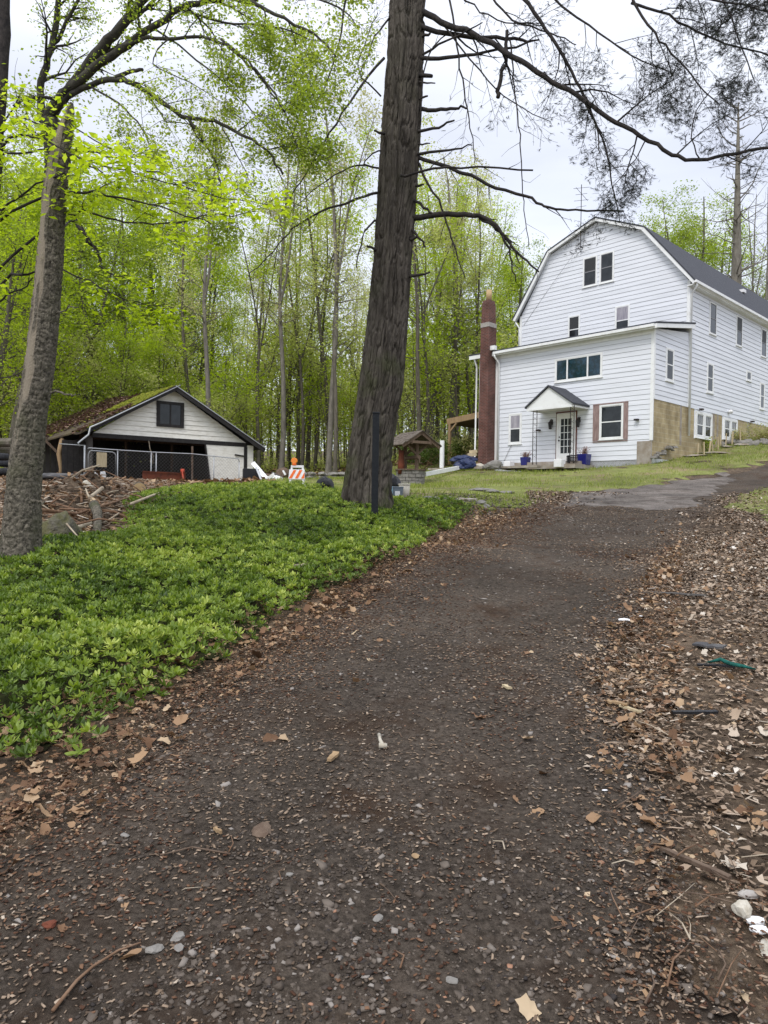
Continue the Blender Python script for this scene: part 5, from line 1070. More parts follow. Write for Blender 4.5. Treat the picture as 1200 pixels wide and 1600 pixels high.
stick([P(104, 822, 9.2), P(118, 838, 9.0), P(130, 852, 8.8)], .012, 'bonewood', 'thin pale twig in front of the mossy boulder')
stick([P(147, 757, 15), P(147, 766, 14.6)], .05, 'trim', 'short upright white stub on the brush bank')
stick([P(60, 800, 10), P(120, 806, 11), P(170, 790, 12), P(215, 776, 14)], .03, 'twig', 'long dark branch lying along the brush bank')
stick([P(205, 790, 12), P(240, 776, 13), P(262, 768, 14)], .03, 'bonewood', 'pale stick near the top right of the brush bank')
stick([P(450, 905, 7.6), P(470, 901, 7.7), P(495, 893, 7.9)], .03, 'bonewood', 'grey weathered stick half buried in the ground cover', up=.12)
rock('pale_stone', mz(135, 13.6, .02), (.12, .1, .10), 'paleStone', 'pinkish pale stone high on the brush bank', seed=63)
rn = random.Random(12)
for k in range(46):
    px = rn.uniform(66, 250); Y = rn.uniform(10, 15); a = rn.uniform(0, 3.14); L = rn.uniform(.3, 1.1); q = mz(px, Y, .05); q2 = q+np.array([L*math.cos(a), L*.5*math.sin(a), 0]); q2[2] = float(MZ(q2[0], q2[1]))+rn.uniform(.04, .25)
    stick([q, (q+q2)/2+np.array([0, 0, rn.uniform(-.02, .08)]), q2], rn.uniform(.008, .028), rn.choice(['twig', 'bonewood', 'twig', 'oldwood']), 'dead stick tangled in the brush bank below the shed', group='sticks in the brush bank', n=5)
# litter with a shape of its own on the verge and drive
q = gp(592, 1162); mb = MB(); mb.tube([(0, .09, .012), (.006, .0, .014), (.02, -.08, .012)], [.010, .009, .012], 7); mb.tube([(.0, -.085, .012), (.042, -.085, .012)], [.014, .012], 7); put(mb, 'bone_stick', 'paleStone', q+np.array([0, 0, .022]), 'short bone-like grey stick lying mid drive', 'stick', smooth=True)
def slat(px, py, L, w_, rz, m, label, name='wood_scrap', cat='wood scrap', th=.012, dz=.03): q = gp(px, py); mb = MB(); n = 5; rr3 = random.Random(int(px)); vs = []; 
def scrap(px, py, L, w_, rz, m, label, name='wood_scrap', cat='wood scrap', th=.014, dz=.028, group=None):
    q = gp(px, py); rr3 = random.Random(int(px*7+py)); n = 6; vs = []
    for i in range(n+1):
        y_ = L*(i/n-.5); a, b = w_*(.5+rr3.uniform(-.14, .1)), w_*(.5+rr3.uniform(-.14, .1)); zz_ = rr3.uniform(-.002, .006)
        vs += [(-a, y_, zz_), (b, y_, zz_), (b, y_, zz_+th), (-a, y_, zz_+th)]
    fs = [(i*4+k, i*4+(k+1) % 4, i*4+4+(k+1) % 4, i*4+4+k) for i in range(n) for k in range(4)]+[(3, 2, 1, 0), (4*n, 4*n+1, 4*n+2, 4*n+3)]
    mb = MB().add(vs, fs); o = put(mb, name, m, q+np.array([0, 0, dz]), label, cat, group, rz=rz); return o
scrap(1080, 1348, .30, .022, .62, 'oldwood', 'narrow brown board piece lying at the right edge of the drive')
scrap(1085, 1126, .26, .035, 1.62, 'blackplastic', 'black charred strip lying on the leaf litter')
scrap(1060, 935, .5, .06, 1.2, 'barngrey', 'dark grey slat in the litter beside the upper drive')
scrap(1108, 1020, .22, .14, .9, 'tarp', 'blue-grey slate piece in the right-hand litter')
scrap(965, 1110, .12, .03, .9, 'wood', 'orange-brown split kindling piece at the drive edge, upper one'); scrap(985, 1118, .14, .02, .7, 'palewood', 'pale split kindling piece at the drive edge, lower one')
scrap(792, 1084, .09, .03, .3, 'palewood', 'tan bark chip lying alone on the drive'); scrap(520, 1190, .10, .03, -.3, 'wood', 'reddish bark chip left of the bone-like stick'); scrap(340, 1307, .05, .010, .8, 'wood', 'brown twig piece on the gravel at left')
for px, py, s_, lb in ((975, 978, .05, 'crumpled white paper scrap at the upper right of the drive'), (1001, 973, .016, 'small white fragment beside the crumpled paper scrap'), (945, 1243, .012, 'small white fragment on the lower right litter')): rock('paper_scrap', gp(px, py)+np.array([0, 0, .03]), (s_, s_*.5, s_*.28), 'whiteplastic', lb, 'scrap', seed=int(px) % 97)
rock('pale_rock', gp(1158, 1438)+np.array([0, 0, .045]), (.028, .030, .030), 'paleStone', 'fist-sized cream rock at the right edge of the drive', seed=81)
rock('concrete_slab', gp(1222, 1492)+np.array([0, 0, .015]), (.07, .075, .020), 'paleStone', 'pale concrete slab piece at the lower right corner', 'slab', seed=83)
rock('plaster_shard', gp(1180, 1447)+np.array([0, 0, .02]), (.030, .018, .012), 'whiteplastic', 'bright white plaster shard beside the cream rock, upper one', 'shard', seed=84)
rock('plaster_shard', gp(1188, 1462)+np.array([0, 0, .02]), (.032, .016, .012), 'whiteplastic', 'bright white plaster shard next to the concrete slab', 'shard', seed=85)
rock('plastic_scrap', gp(1170, 1402)+np.array([0, 0, .025]), (.035, .02, .012), 'bandstone', 'translucent grey plastic scrap above the cream rock', 'scrap', seed=86)
q = gp(1140, 1052); mb = MB(); mb.tube([(-.12, .10, .03), (-.05, .03, .07), (.0, -.02, .05), (.08, -.05, .04), (.16, -.04, .02)], [.006, .014, .016, .012, .005], 7); put(mb, 'teal_cloth', 'teal', q, 'twisted teal green cloth strip in the right-hand litter', 'cloth', smooth=True)
scrap(1118, 1052, .24, .03, 1.35, 'blackplastic', 'black stick running into the teal cloth strip')
for k, (px, py, s_, lb) in enumerate([(240,1490,.032,'large flat grey stone at the lower left of the drive'), (277,1470,.026,'pointed grey stone up right of the large flat stone'), (280,1487,.022,'round grey stone right of the large flat stone'), (77,1452,.028,'brick-coloured flat stone at the left of the drive'), (590,1433,.022,'pale angular stone on the mossy patch of the drive'), (650,1337,.020,'orange leaf-like stone in the middle of the drive'),
        (195,1310,.022,'grey stone alone at the left of the drive'), (452,1372,.018,'grey stone below the brown clod'), (410,1300,.06,'brown dirt clod pressed into the drive'), (705,1535,.022,'grey angular stone near the bottom middle'), (1000,1297,.02,'tan flat stone left of the litter')]):
    rock('loose_stone', gp(px, py)+np.array([0, 0, .026]), (s_*.95, s_*.75, s_*.4), {3: 'rust', 5: 'wood', 8: 'oldwood'}.get(k, 'stone'), lb, 'stone', 'larger stones on the drive', seed=130+k, sub=1, rz=k)
pts = [gp(82, 1594), gp(120, 1545), gp(145, 1520), gp(185, 1495), gp(220, 1482)]; stick(pts, .0055, 'twig', 'long forked brown twig at the lower left of the drive', 'twig', None, 'twig', up=.032)
stick([gp(360, 1340), gp(300, 1330), gp(250, 1345)], .004, 'oldwood', 'thin curved twig across the left of the drive', 'twig', None, 'twig', up=.03)
rn = random.Random(31)
for k in range(70):
    px, py = rn.uniform(950, 1195), rn.uniform(850, 1590)
    if k > 52: px, py = rn.uniform(250, 900), rn.uniform(1150, 1580)
    q = gp(px, py); L = rn.uniform(.05, .28) if k <= 52 else rn.uniform(.03, .1); a = rn.uniform(0, 3.14); q2 = q+np.array([L*math.cos(a), L*math.sin(a), 0]); q2[2] = gz(q2[0], q2[1])
    stick([q, (q+q2)/2+np.array([rn.uniform(-.02, .02), rn.uniform(-.02, .02), .008]), q2], rn.uniform(.0015, .0042), rn.choice(['twig', 'twig', 'oldwood', 'bonewood', 'oldwood']), 'thin fallen twig lying on the drive and its right-hand verge', 'twig', 'fallen twigs', 'twig', up=.045 if k <= 52 else .028, n=5)
# a few loose leaves beyond the litter on the drive are part of the fallen leaves; large curled ones at the edge

# ================================================================== TREES
def bark_trunk(name, path, radii, nseg, m, parent, seed, amp, freq, vs=3.0, flare=0, bare=None, step=.05, plates=False):
    """path in world; a furrowed trunk surface"""
    path = np.array(path, float); L = np.r_[0, np.cumsum(np.linalg.norm(np.diff(path, axis=0), axis=1))]; n = int(L[-1]/step)
    t = np.linspace(0, L[-1], n); C = np.stack([np.interp(t, L, path[:, i]) for i in range(3)], 1); k_ = np.ones(9)/9
    for i in range(3): C[:, i] = np.convolve(np.pad(C[:, i], 4, 'edge'), k_, 'valid')
    rad = np.interp(t, L, radii); th = np.linspace(0, 2*np.pi, nseg, endpoint=False)
    TH, TT = np.meshgrid(th, t); Rr = np.interp(TT, L, radii); R0 = float(np.mean(radii))
    # periodic noise coordinate: cos/sin blend
    U = TH*R0*freq; W = 2*np.pi*R0*freq
    wob = .6*vn(TT*1.3, TH*0, seed)*1.0
    def pn(u, v, s):
        a = vn(u, v, s); b = vn(u-W, v, s); f = np.clip((TH/(2*np.pi)-.9)/.1, 0, 1); return a*(1-f)+b*f
    if plates:
        n1 = np.abs(pn(U+wob, TT*vs+.8*vn(U, TT*3, 5), seed)); n2 = np.abs(pn(U*2.1, TT*vs*2.3, seed+3)); dsp = amp*(.7-1.3*np.exp(-(n1/.07)**2)-.6*np.exp(-(n2/.08)**2)+.7*pn(U*.7, TT*vs*.5, seed+9))
    else:
        n1 = np.abs(pn(U+wob*2, TT*vs, seed)); n2 = np.abs(pn(U*1.7+wob*3, TT*vs*1.6+5, seed+5)); fur = np.exp(-(n1/.085)**2)+.6*np.exp(-(n2/.06)**2)
        dsp = amp*(.9-1.5*np.clip(fur, 0, 1.3)+.5*pn(U*3.3, TT*vs*6, seed+3)+.3*pn(U*6, TT*vs*16, seed+4))
    lob = .05*R0*np.sin(3*TH+seed)+.04*R0*np.sin(5*TH+1.7*seed)
    fl = flare*np.exp(-TT/.38)*(1+.5*np.sin(5*TH+seed)+.25*np.sin(9*TH)) if flare else 0
    b_ = np.zeros_like(TH) if bare is None else bare(TH, TT)
    Rr = Rr+lob+dsp*(1-b_)-amp*.8*b_+fl
    V = np.stack([C[:, 0][:, None]+np.cos(TH)*Rr, C[:, 1][:, None]+np.sin(TH)*Rr, C[:, 2][:, None]+0*Rr], -1).reshape(-1, 3)
    i = np.arange((n-1)*nseg); r, c = i//nseg, i % nseg; a = r*nseg+c; b = r*nseg+(c+1) % nseg
    return npmesh(name, V, np.stack([a, b, b+nseg, a+nseg], 1), m, parent, True, {'bare': b_.ravel()})
def limb(mb, tips, pix, w0, w1, lvl, rnd, Yd=0, jit=0, **kw):
    """limb along pixel-surveyed points at their depths (px,py,Y)"""
    pts = [Vector(P(a, b, c+Yd)) for a, b, c in pix]
    # smooth subdivision
    q = []
    for i in range(len(pts)-1):
        p0, p1, p2, p3 = pts[max(i-1, 0)], pts[i], pts[i+1], pts[min(i+2, len(pts)-1)]
        for s in range(4):
            t = s/4; q.append(.5*((2*p1)+(p2-p0)*t+(2*p0-5*p1+4*p2-p3)*t*t+(3*p1-p0-3*p2+p3)*t**3)+Vector((rnd.gauss(0, .012), rnd.gauss(0, .012), rnd.gauss(0, .012))))
    q.append(pts[-1]); n = len(q); rr_ = []
    for i in range(n): f = i/(n-1); dep = q[i].y; rr_.append(max(.5*(w0+(w1-w0)*f)*dep/FPX, .002))
    mb.tube(q, rr_, 8, True); L = sum((q[i+1]-q[i]).length for i in range(n-1))
    if lvl > 0:
        k = dict(kids=(4, 6), ang=.9, ratio=.45, seg=5, wander=.3); k.update(kw)
        kids_of(mb, tips, q, rr_, L if L < 2.4 else 2.4, lvl, rnd, **k)
    return q, rr_
L12 = 12.4
# ---- the big dark conifer ------------------------------------------------
base = P(571, 803, 12.5); big = empty('conifer_tree', base, 0, 'huge dark conifer with furrowed bark and dead snapped branches in the centre', 'tree'); Tm = Matrix.Translation(-Vector(base))
def local(mb, org): mb.V = [(x-org[0], y-org[1], z-org[2]) for x, y, z in mb.V]; return mb
rows = [(815,528,614),(800,530,612),(770,536,609),(700,546,611),(600,562,628),(500,575,635),(400,585,641),(300,591,649),(200,597,655),(100,605,659),(0,610,662),(-200,622,668),(-500,640,676),(-900,655,680)]
path = []; rad = []
for y_, a, b in rows: q = P((a+b)/2, y_, 12.6); path.append(q-base); rad.append((b-a)/2*12.6/FPX-.012)
path[0][2] = -.35
bark_trunk('trunk', path, rad, 380, 'barkbig', big, 2, .028, 21, 2.6, flare=.07, step=.022)
rnd = random.Random(21); lb_ = MB(); tips = []
S1 = 12.5
dead = [  # points, w0, w1, child level
 ([(650,92,S1),(700,90,12.3),(760,82,12.1),(843,62,11.9)],8,3,0), ([(655,88,S1),(700,62,12.2),(754,35,12)],5,2,0), ([(652,118,S1),(675,119,12.3)],9,6,0), ([(656,60,S1),(672,52,12.3)],6,4,0), ([(652,132,S1),(680,130,12.3)],4,2,0), ([(650,156,S1),(668,150,12.3)],5,3,0), ([(648,222,S1),(672,224,12.3)],4,2,0), ([(646,292,S1),(662,288,12.3)],6,3,0), ([(640,375,S1),(652,368,12.4)],7,4,0), ([(600,210,12.3),(585,204,12)],6,3,0), ([(586,390,12.3),(574,384,12.1)],6,3,0),
 ([(652,172,S1),(690,171,12.3),(715,170,12.2),(730,168,12.1)],8,3,0), ([(648,207,S1),(685,200,12.2),(710,188,12.1)],6,3,0), ([(648,240,S1),(700,236,12.2),(738,227,12.1)],6,2,0),
 ([(626,277,12.2),(665,266,12.0),(720,262,11.9),(833,266,11.7)],5,3,1), ([(648,245,S1),(720,268,12.2),(775,293,12),(830,312,11.9),(858,325,11.8),(900,328,11.7),(975,330,11.6)],7,3,1),
 ([(645,341,S1),(700,335,12.2),(748,338,12.1),(775,352,12),(795,378,12),(815,400,12),(842,425,12)],11,3,1), ([(748,338,12.1),(785,365,12),(797,400,12),(806,440,12)],6,2,1), ([(770,350,12.1),(800,385,12),(812,412,12)],5,2,0),
 ([(638,432,S1),(672,425,12.3)],7,3,0), ([(648,250,S1),(678,300,12.3),(700,350,12.2),(712,392,12.2),(726,433,12.1)],5,2,1), ([(640,305,S1),(662,325,12.3),(678,335,12.3)],6,4,0), ([(640,355,S1),(655,370,12.4),(664,386,12.4)],6,3,0),
 ([(793,48,12),(790,95,12),(783,125,12),(778,152,12)],6,8,0), ([(797,60,12),(800,100,12),(804,150,12),(812,210,12),(816,270,12),(819,330,12),(826,385,12)],3,1.4,1), ([(700,-10,12.3),(714,70,12.2),(725,140,12.2),(735,200,12.2),(742,255,12.1)],4,1.5,1),
 ([(655,190,12.4),(665,95,12.4),(690,60,12.4),(715,40,12.4)],3,2,1),
 ([(612,20,S1),(585,60,12.3),(565,110,12.2),(545,150,12.1)],4,1.5,1), ([(545,-20,11),(528,70,11),(510,130,11),(490,170,11)],4,1.5,1), ([(600,92,S1),(545,160,12),(505,225,11.8),(470,285,11.6),(438,332,11.5)],5,1.5,2),
 ([(592,300,S1),(540,318,12),(490,335,11.7),(450,365,11.5),(420,400,11.3),(388,432,11.2)],5,1.2,2), ([(586,345,S1),(566,370,12.3),(557,418,12.2)],4,2,0), ([(594,235,S1),(572,250,12.2),(550,292,12.1)],3,1.5,1), ([(592,262,12.4),(545,262,12.1),(500,290,11.9),(455,330,11.7)],4,1,2), ([(595,150,12.4),(560,110,12.2),(572,60,12),(590,20,12)],3,1.5,1)]
for pix, a, b, lv in dead: limb(lb_, [], pix, a*.85, b*.85, lv, rnd, kids=(4, 8), ratio=.26, wander=.35, up=-.05)
local(lb_, base).build('dead_branch', 'limb', big, True)
ll = MB(); tips = []
live = [
 ([(652,12,S1),(690,35,12.3),(740,52,12.1),(800,86,11.8),(850,120,11.6),(900,150,11.4),(950,182,11.2),(1000,212,11),(1050,240,10.8),(1092,249,10.7),(1150,240,10.6),(1230,228,10.4)],13,6,3),
 ([(655,42,S1),(720,55,12.3),(790,60,12.1),(830,64,12)],11,5,1),
 ([(800,-30,12),(835,20,11.8),(870,70,11.6),(900,125,11.5),(922,175,11.5),(945,230,11.4),(957,290,11.4),(968,345,11.3)],9,2,3),
 ([(915,150,11.4),(930,195,11.3),(938,240,11.3)],5,2,2), ([(980,-20,11),(1012,40,10.9),(1050,80,10.8),(1090,130,10.7),(1125,165,10.6)],6,2,3), ([(985,5,11),(1045,22,10.8),(1110,60,10.6),(1205,88,10.4)],6,3,3),
 ([(850,-15,11.8),(920,40,11.5),(985,85,11.2),(1050,115,11)],5,2,3), ([(760,-20,12),(800,30,11.9),(860,50,11.7),(900,70,11.5)],5,2,2), ([(1092,249,10.7),(1080,200,10.6),(1105,150,10.5),(1150,120,10.4)],3,1.5,3),
 ([(690,35,12.3),(750,110,12.1),(800,160,11.9),(860,190,11.7)],4,1.5,2), ([(1010,215,11),(985,260,10.9),(950,300,10.8)],3,1.2,3), ([(1110,60,10.6),(1150,20,10.5),(1200,-10,10.4)],4,2,3), ([(1000,-30,10.4),(1100,-5,10.2),(1210,20,10)],6,3,3),
 ([(1120,-30,10.2),(1150,50,10.1),(1180,130,10)],4,2,3), ([(700,-30,12),(740,10,11.9),(790,35,11.8),(850,40,11.7)],4,2,2)]
for pix, a, b, lv in live: limb(ll, tips, pix, a*.72, b*.72, lv, rnd, kids=(6, 8) if lv > 2 else (7, 11), ratio=.50, wander=.3, up=-.06, ang=.95, k=4, tstart=.22)
local(ll, base).build('live_branch', 'limb', big, True)
tips = [(t[0]-Vector(base), t[1]) for t in tips]; rnd.shuffle(tips); print('conifer tips', len(tips))
# needle sprays: short flat combs along twigs
def sprays(name, tips, per, m, parent, seed, L=.05, spread=.03):
    rng = np.random.default_rng(seed); T = np.array([tuple(t[0]) for t in tips]); n = len(T); pos = np.repeat(T, per, 0)+rng.normal(0, spread, (n*per, 3)); pos[:, 2] -= rng.uniform(0, .04, len(pos))
    nv = [(0, 0, 0)]; nf = []; nv = []
    for k in range(9):
        a = -1.1+2.2*k/8; c, s = math.cos(a), math.sin(a); b = len(nv); nv += [(-.028*c, .35*k/8, 0), (.028*c, .35*k/8, 0), (s*.55, .3*k/8+.15+c*.5, -.1)]; nf.append((b, b+1, b+2))
    return scatter(name, nv, nf, pos, rng.uniform(L*.6, L*1.4, len(pos)), m, 1.3, rng.random(len(pos)), parent, rng)
sprays('needles', [t for t in tips if vn(np.array(t[0].x*1.3), np.array(t[0].z*1.3), 7) > -.42 and (hash((round(t[0].x*97), round(t[0].z*89))) % 10) < 6], 1, 'needle', big, 5, .10, .05)
# ---- dead standing trunk at left -----------------------------------------
base = P(31, 892, 7.55); snag = empty('dead_tree', base, 0, 'broken dead trunk with peeling bark and bare pale wood at the left edge', 'tree')
rows = [(905,-4,62),(880,0,60),(760,11,62),(700,18,66),(650,27,71),(600,35,79),(560,40,84),(500,48,90),(400,58,97),(300,66,102),(230,78,110),(190,94,114),(158,108,114)]
path = []; rad = []
for y_, a, b in rows: q = P((a+b)/2, y_, 7.6); path.append(q-base); rad.append((b-a)/2*7.6/FPX-.008)
path[0][2] = -.3
def bare(TH, TT):
    c = np.cos(TH-(-2.2+.6*vn(TT*1.3, TT*0, 4)))+.25*vn(TT*7, TH*6, 12); up_ = np.clip((TT-1.5)/.3, 0, 1); return np.clip((c-.74-.5*vn(TT*3, TH*4, 8)+.15*np.clip(TT-3.2, -1, 1))*9, 0, 1)*up_
bark_trunk('trunk', path, rad, 230, 'barksnag', snag, 6, .011, 22, 20, flare=.03, bare=bare, step=.014, plates=True)
for q, a, b in (([(80,612,7.6),(100,615,7.4),(118,616,7.3)],4,2), ([(85,490,7.6),(100,484,7.5),(123,480,7.4)],3,1.5), ([(50,782,7.35),(60,784,7.3),(70,783,7.28)],5,3)): mb = MB(); limb(mb, [], q, a, b, 0, rnd); local(mb, base).build('snapped_stub', 'barksnag', snag, True)
# ---- large spreading tree behind it --------------------------------------
base = onY(62, 13.2); spread = empty('spreading_tree', base, 0, 'large spreading tree with dark mossy limbs arching across the upper left', 'tree'); rnd = random.Random(33)
mb = MB(); limb(mb, [], [(31,860,13.2),(40,720,13.2),(60,600,13.2),(78,420,13.1),(86,260,13),(80,190,13)], 32, 32, 0, rnd)
M12 = 12.8; tips = []
SPL = [
 ([(70,195,13),(95,155,12.9),(120,130,12.8),(150,85,12.6),(190,42,12.4),(230,-10,12.2),(260,-60,12)],26,14,2), ([(66,190,13),(64,140,13),(76,90,12.9),(90,20,12.8),(92,-60,12.7)],16,9,2), ([(84,70,12.9),(108,28,12.8),(130,-20,12.7)],8,5,2),
 ([(76,180,13),(110,140,12.6),(150,105,12.3),(200,70,12),(238,44,11.8),(282,14,11.6),(340,0,11.4),(385,2,11.2),(430,20,11),(490,52,10.8),(525,88,10.7)],20,3,3),
 ([(195,72,12),(225,62,11.8),(262,60,11.6),(318,58,11.4),(365,80,11.2),(410,120,11),(445,175,10.9)],8,3,3), ([(345,62,11.3),(385,95,11.1),(425,145,11),(448,182,10.9),(465,230,10.8)],5,2,3),
 ([(76,185,13),(100,158,12.7),(130,138,12.5),(182,123,12.2),(215,134,12),(250,158,11.8),(295,185,11.6),(345,193,11.4),(385,215,11.2),(418,236,11.1),(442,272,11)],13,4,3),
 ([(292,184,11.6),(312,210,11.5),(335,250,11.4),(347,300,11.3),(352,340,11.3)],7,2,3), ([(182,123,12.2),(200,112,12.1),(223,109,12)],9,6,0), ([(215,60,11.9),(232,40,11.8),(236,30,11.8)],8,4,0),
 ([(345,193,11.4),(370,240,11.3),(392,285,11.2)],3,1,2), ([(230,145,12),(250,175,11.9),(262,190,11.8),(300,195,11.7)],4,1.5,2), ([(282,14,11.6),(350,35,11.4),(420,40,11.2),(480,60,11)],5,2,3), ([(190,42,12.4),(250,-5,12.2),(330,-30,12)],8,4,2),
 ([(120,130,12.6),(170,150,12.2),(215,190,12),(235,230,11.8),(250,262,11.7)],5,1.5,3), ([(385,2,11.2),(450,-8,11),(530,10,10.8),(560,45,10.7)],5,2,3), ([(100,158,12.7),(60,150,12.3),(20,165,12)],8,3,2), ([(240,44,11.8),(330,110,11.5),(400,180,11.3),(440,220,11.2)],4,1.5,3), ([(262,60,11.6),(240,100,11.5),(300,130,11.4),(350,160,11.3)],3,1,2)]
for pix, a, b, lv in SPL: limb(mb, tips, pix, a*.8, b*.8, lv, rnd, kids=(5, 8), ratio=.52, wander=.32, up=-.02, ang=.9, k=4)
local(mb, base).build('trunk_and_limbs', 'limbmoss', spread, True); tips = [t for t in tips if t[0].x/t[0].y*FPX+600 < 572]; tips = [(t[0]-Vector(base), t[1]) for t in tips]; rnd.shuffle(tips); print('spread tips', len(tips))
leaves('crown', tips[:22000], 3, .052, 'leafmid', spread, 9, .07, 'flat', 1.3, .05)
# moss-like leaf tufts clinging to the limbs near the fork
tf_ = []
for pix, a, b, lv in SPL[:7]:
    for (x0, y0, c0_), (x1, y1, c1_) in zip(pix[:3], pix[1:4]):
        for k in range(14): t = random.random(); tf_.append((Vector(P(x0+(x1-x0)*t, y0+(y1-y0)*t, c0_+(c1_-c0_)*t)-base), Vector((0, 0, 1))))
leaves('limb_leaves', tf_, 4, .06, 'leafmid', spread, 10, .13, 'flat', 1.3)
# ---- dark trunk, far left edge -------------------------------------------
base = onY(-6, 12); e = empty('tall_tree', base, 0, 'dark straight trunk running up out of the top left corner', 'tree'); mb = MB()
tp = []; limb(mb, tp, [(-60,780,12),(-36,500,12),(-14,300,12),(2,120,12),(7,-20,12),(9,-200,12)], 26, 17, 0, rnd); local(mb, base).build('trunk', 'limb', e, True)
mb = MB(); tp = []; limb(mb, tp, [(-2,330,12),(-10,240,11.6),(30,150,11)], 5, 2, 1, rnd); local(mb, base).build('branch', 'limb', e, True); leaves('crown', [(t[0]-Vector(base), t[1]) for t in tp], 3, .06, 'leafmid', e, 14, .1)
# ---- near lime-green boughs: young beech rooted left of the frame ---------
base = onY(-90, 8.6); be = empty('young_beech', base, 0, 'young beech with lime green spring leaves on low boughs crossing the dead trunk', 'tree'); rnd = random.Random(44)
mb = MB(); tips = []
limb(mb, [], [(-90,900,8.6),(-88,600,8.6),(-80,400,8.6),(-70,200,8.6)], 22, 12, 0, rnd)
BL = [([(-88,440,8.6),(-20,350,8.2),(40,300,7.8),(100,270,7.4)],5,2,2), ([(-86,360,8.6),(0,230,8),(60,215,7.6),(110,240,7.2),(160,270,7)],5,2,2), ([(-88,420,8.6),(20,330,8),(110,300,7.6),(190,310,7.4),(270,330,7.2),(330,350,7.1)],5,1.5,2),
 ([(-88,500,8.6),(20,400,8.1),(80,350,7.9),(130,330,7.8),(180,345,7.7),(240,350,7.6),(320,340,7.5),(400,330,7.4)],5,1.2,2), ([(-88,560,8.6),(0,440,8.2),(60,420,8),(110,345,9),(150,395,9),(155,412,9)],5,1.5,1), ([(110,335,9),(135,370,9),(152,395,9.1),(157,412,9.1)],6,4,0),
 ([(155,415,9.2),(180,430,9.2),(215,442,9.2)],3,1,1), ([(-86,300,8.6),(10,200,8.2),(60,190,7.9),(130,210,7.7),(200,240,7.6)],4,1.5,2), ([(-80,260,8.5),(10,240,8.2),(80,235,8),(150,240,7.8),(230,265,7.6),(300,290,7.5)],4,1.2,2),
 ([(100,240,9.6),(180,262,9.4),(260,285,9.2),(350,310,9),(420,320,8.9)],3,1,2), ([(-88,600,8.6),(-10,480,8.3),(30,450,8.1),(60,430,8)],4,1.5,1), ([(60,410,9.6),(140,440,9.5),(200,470,9.4),(260,480,9.3)],3,1,2)]
for pix, a, b, lv in BL: limb(mb, tips, pix, a, b, lv, rnd, kids=(6, 9), ratio=.36, wander=.22, up=-.01, ang=.8, k=4, flat=.8)
local(mb, base).build('trunk_and_boughs', 'limb', be, True); tips = [(t[0]-Vector(base), t[1]) for t in tips]; rnd.shuffle(tips); print('beech tips', len(tips))
leaves('crown', tips[:4200], 2, .085, 'leaflime', be, 19, .05, 'fold', .9, .05)

# ================================================================== WOODS
def tree_proto(name, kind, seed, h, r, fork, crown0, limbs, L, lvl, leafm, per, size, bark, droop=0, up=.06, ntip=3500, ang=.75, spread=.28, kids=(3, 5), lean=.03, leafkids=None):
    rnd = random.Random(seed); e = empty(name, (0, 0, 0)); mb = MB(); tips = []
    heads = [(Vector((0, 0, -.4)), Vector((rnd.uniform(-lean, lean), rnd.uniform(-lean, lean), 1)), h, r, 0)]
    stems = []
    p = Vector((0, 0, -.4)); d = heads[0][1].normalized(); n = 14; pts = [p.copy()]; rr_ = [r*1.25]
    for i in range(n):
        d = (d+Vector((rnd.gauss(0, .035), rnd.gauss(0, .035), .03))).normalized(); p = p+d*(h/n); pts.append(p.copy()); rr_.append(r*(1-.82*((i+1)/n)**1.1))
    stems.append((pts, rr_))
    for f in range(fork):
        i = rnd.randint(4, 8); a = rnd.uniform(0, 6.28); d = Vector((math.cos(a)*.35, math.sin(a)*.35, 1)).normalized(); p = pts[i].copy(); p2 = [p.copy()]; r2 = [rr_[i]*.75]; m_ = n-i
        for j in range(m_): d = (d+Vector((rnd.gauss(0, .05), rnd.gauss(0, .05), .05))).normalized(); p = p+d*(h/n); p2.append(p.copy()); r2.append(max(rr_[i]*.75*(1-.85*(j+1)/m_), .01))
        stems.append((p2, r2))
    for pts, rr_ in stems:
        mb.tube(pts, rr_, 9, False); z0 = pts[0].z
        for k in range(limbs if pts is stems[0][0] else limbs//2):
            f = rnd.uniform(max(crown0, 0), .98); i = min(int(f*(len(pts)-1)), len(pts)-2)
            if pts[i].z < crown0*h: continue
            a = rnd.uniform(0, 6.28); el = rnd.uniform(.25, ang); q = pts[i].lerp(pts[i+1], f*(len(pts)-1)-i); ll_ = L*(1.15-.75*f)*rnd.uniform(.6, 1.2)
            grow(mb, tips, q, (math.cos(a)*math.cos(el), math.sin(a)*math.cos(el), math.sin(el)), ll_, max(rr_[i]*.32, .015), lvl, rnd, seg=5, wander=.28, up=up, kids=kids, ang=.8, ratio=.5, k=4)
    mb.build('trunk', bark, e, True); rnd.shuffle(tips)
    if per: leaves('crown', tips[:ntip], per, size, leafm, e, seed, spread, 'flat', 1.4, droop)
    return e
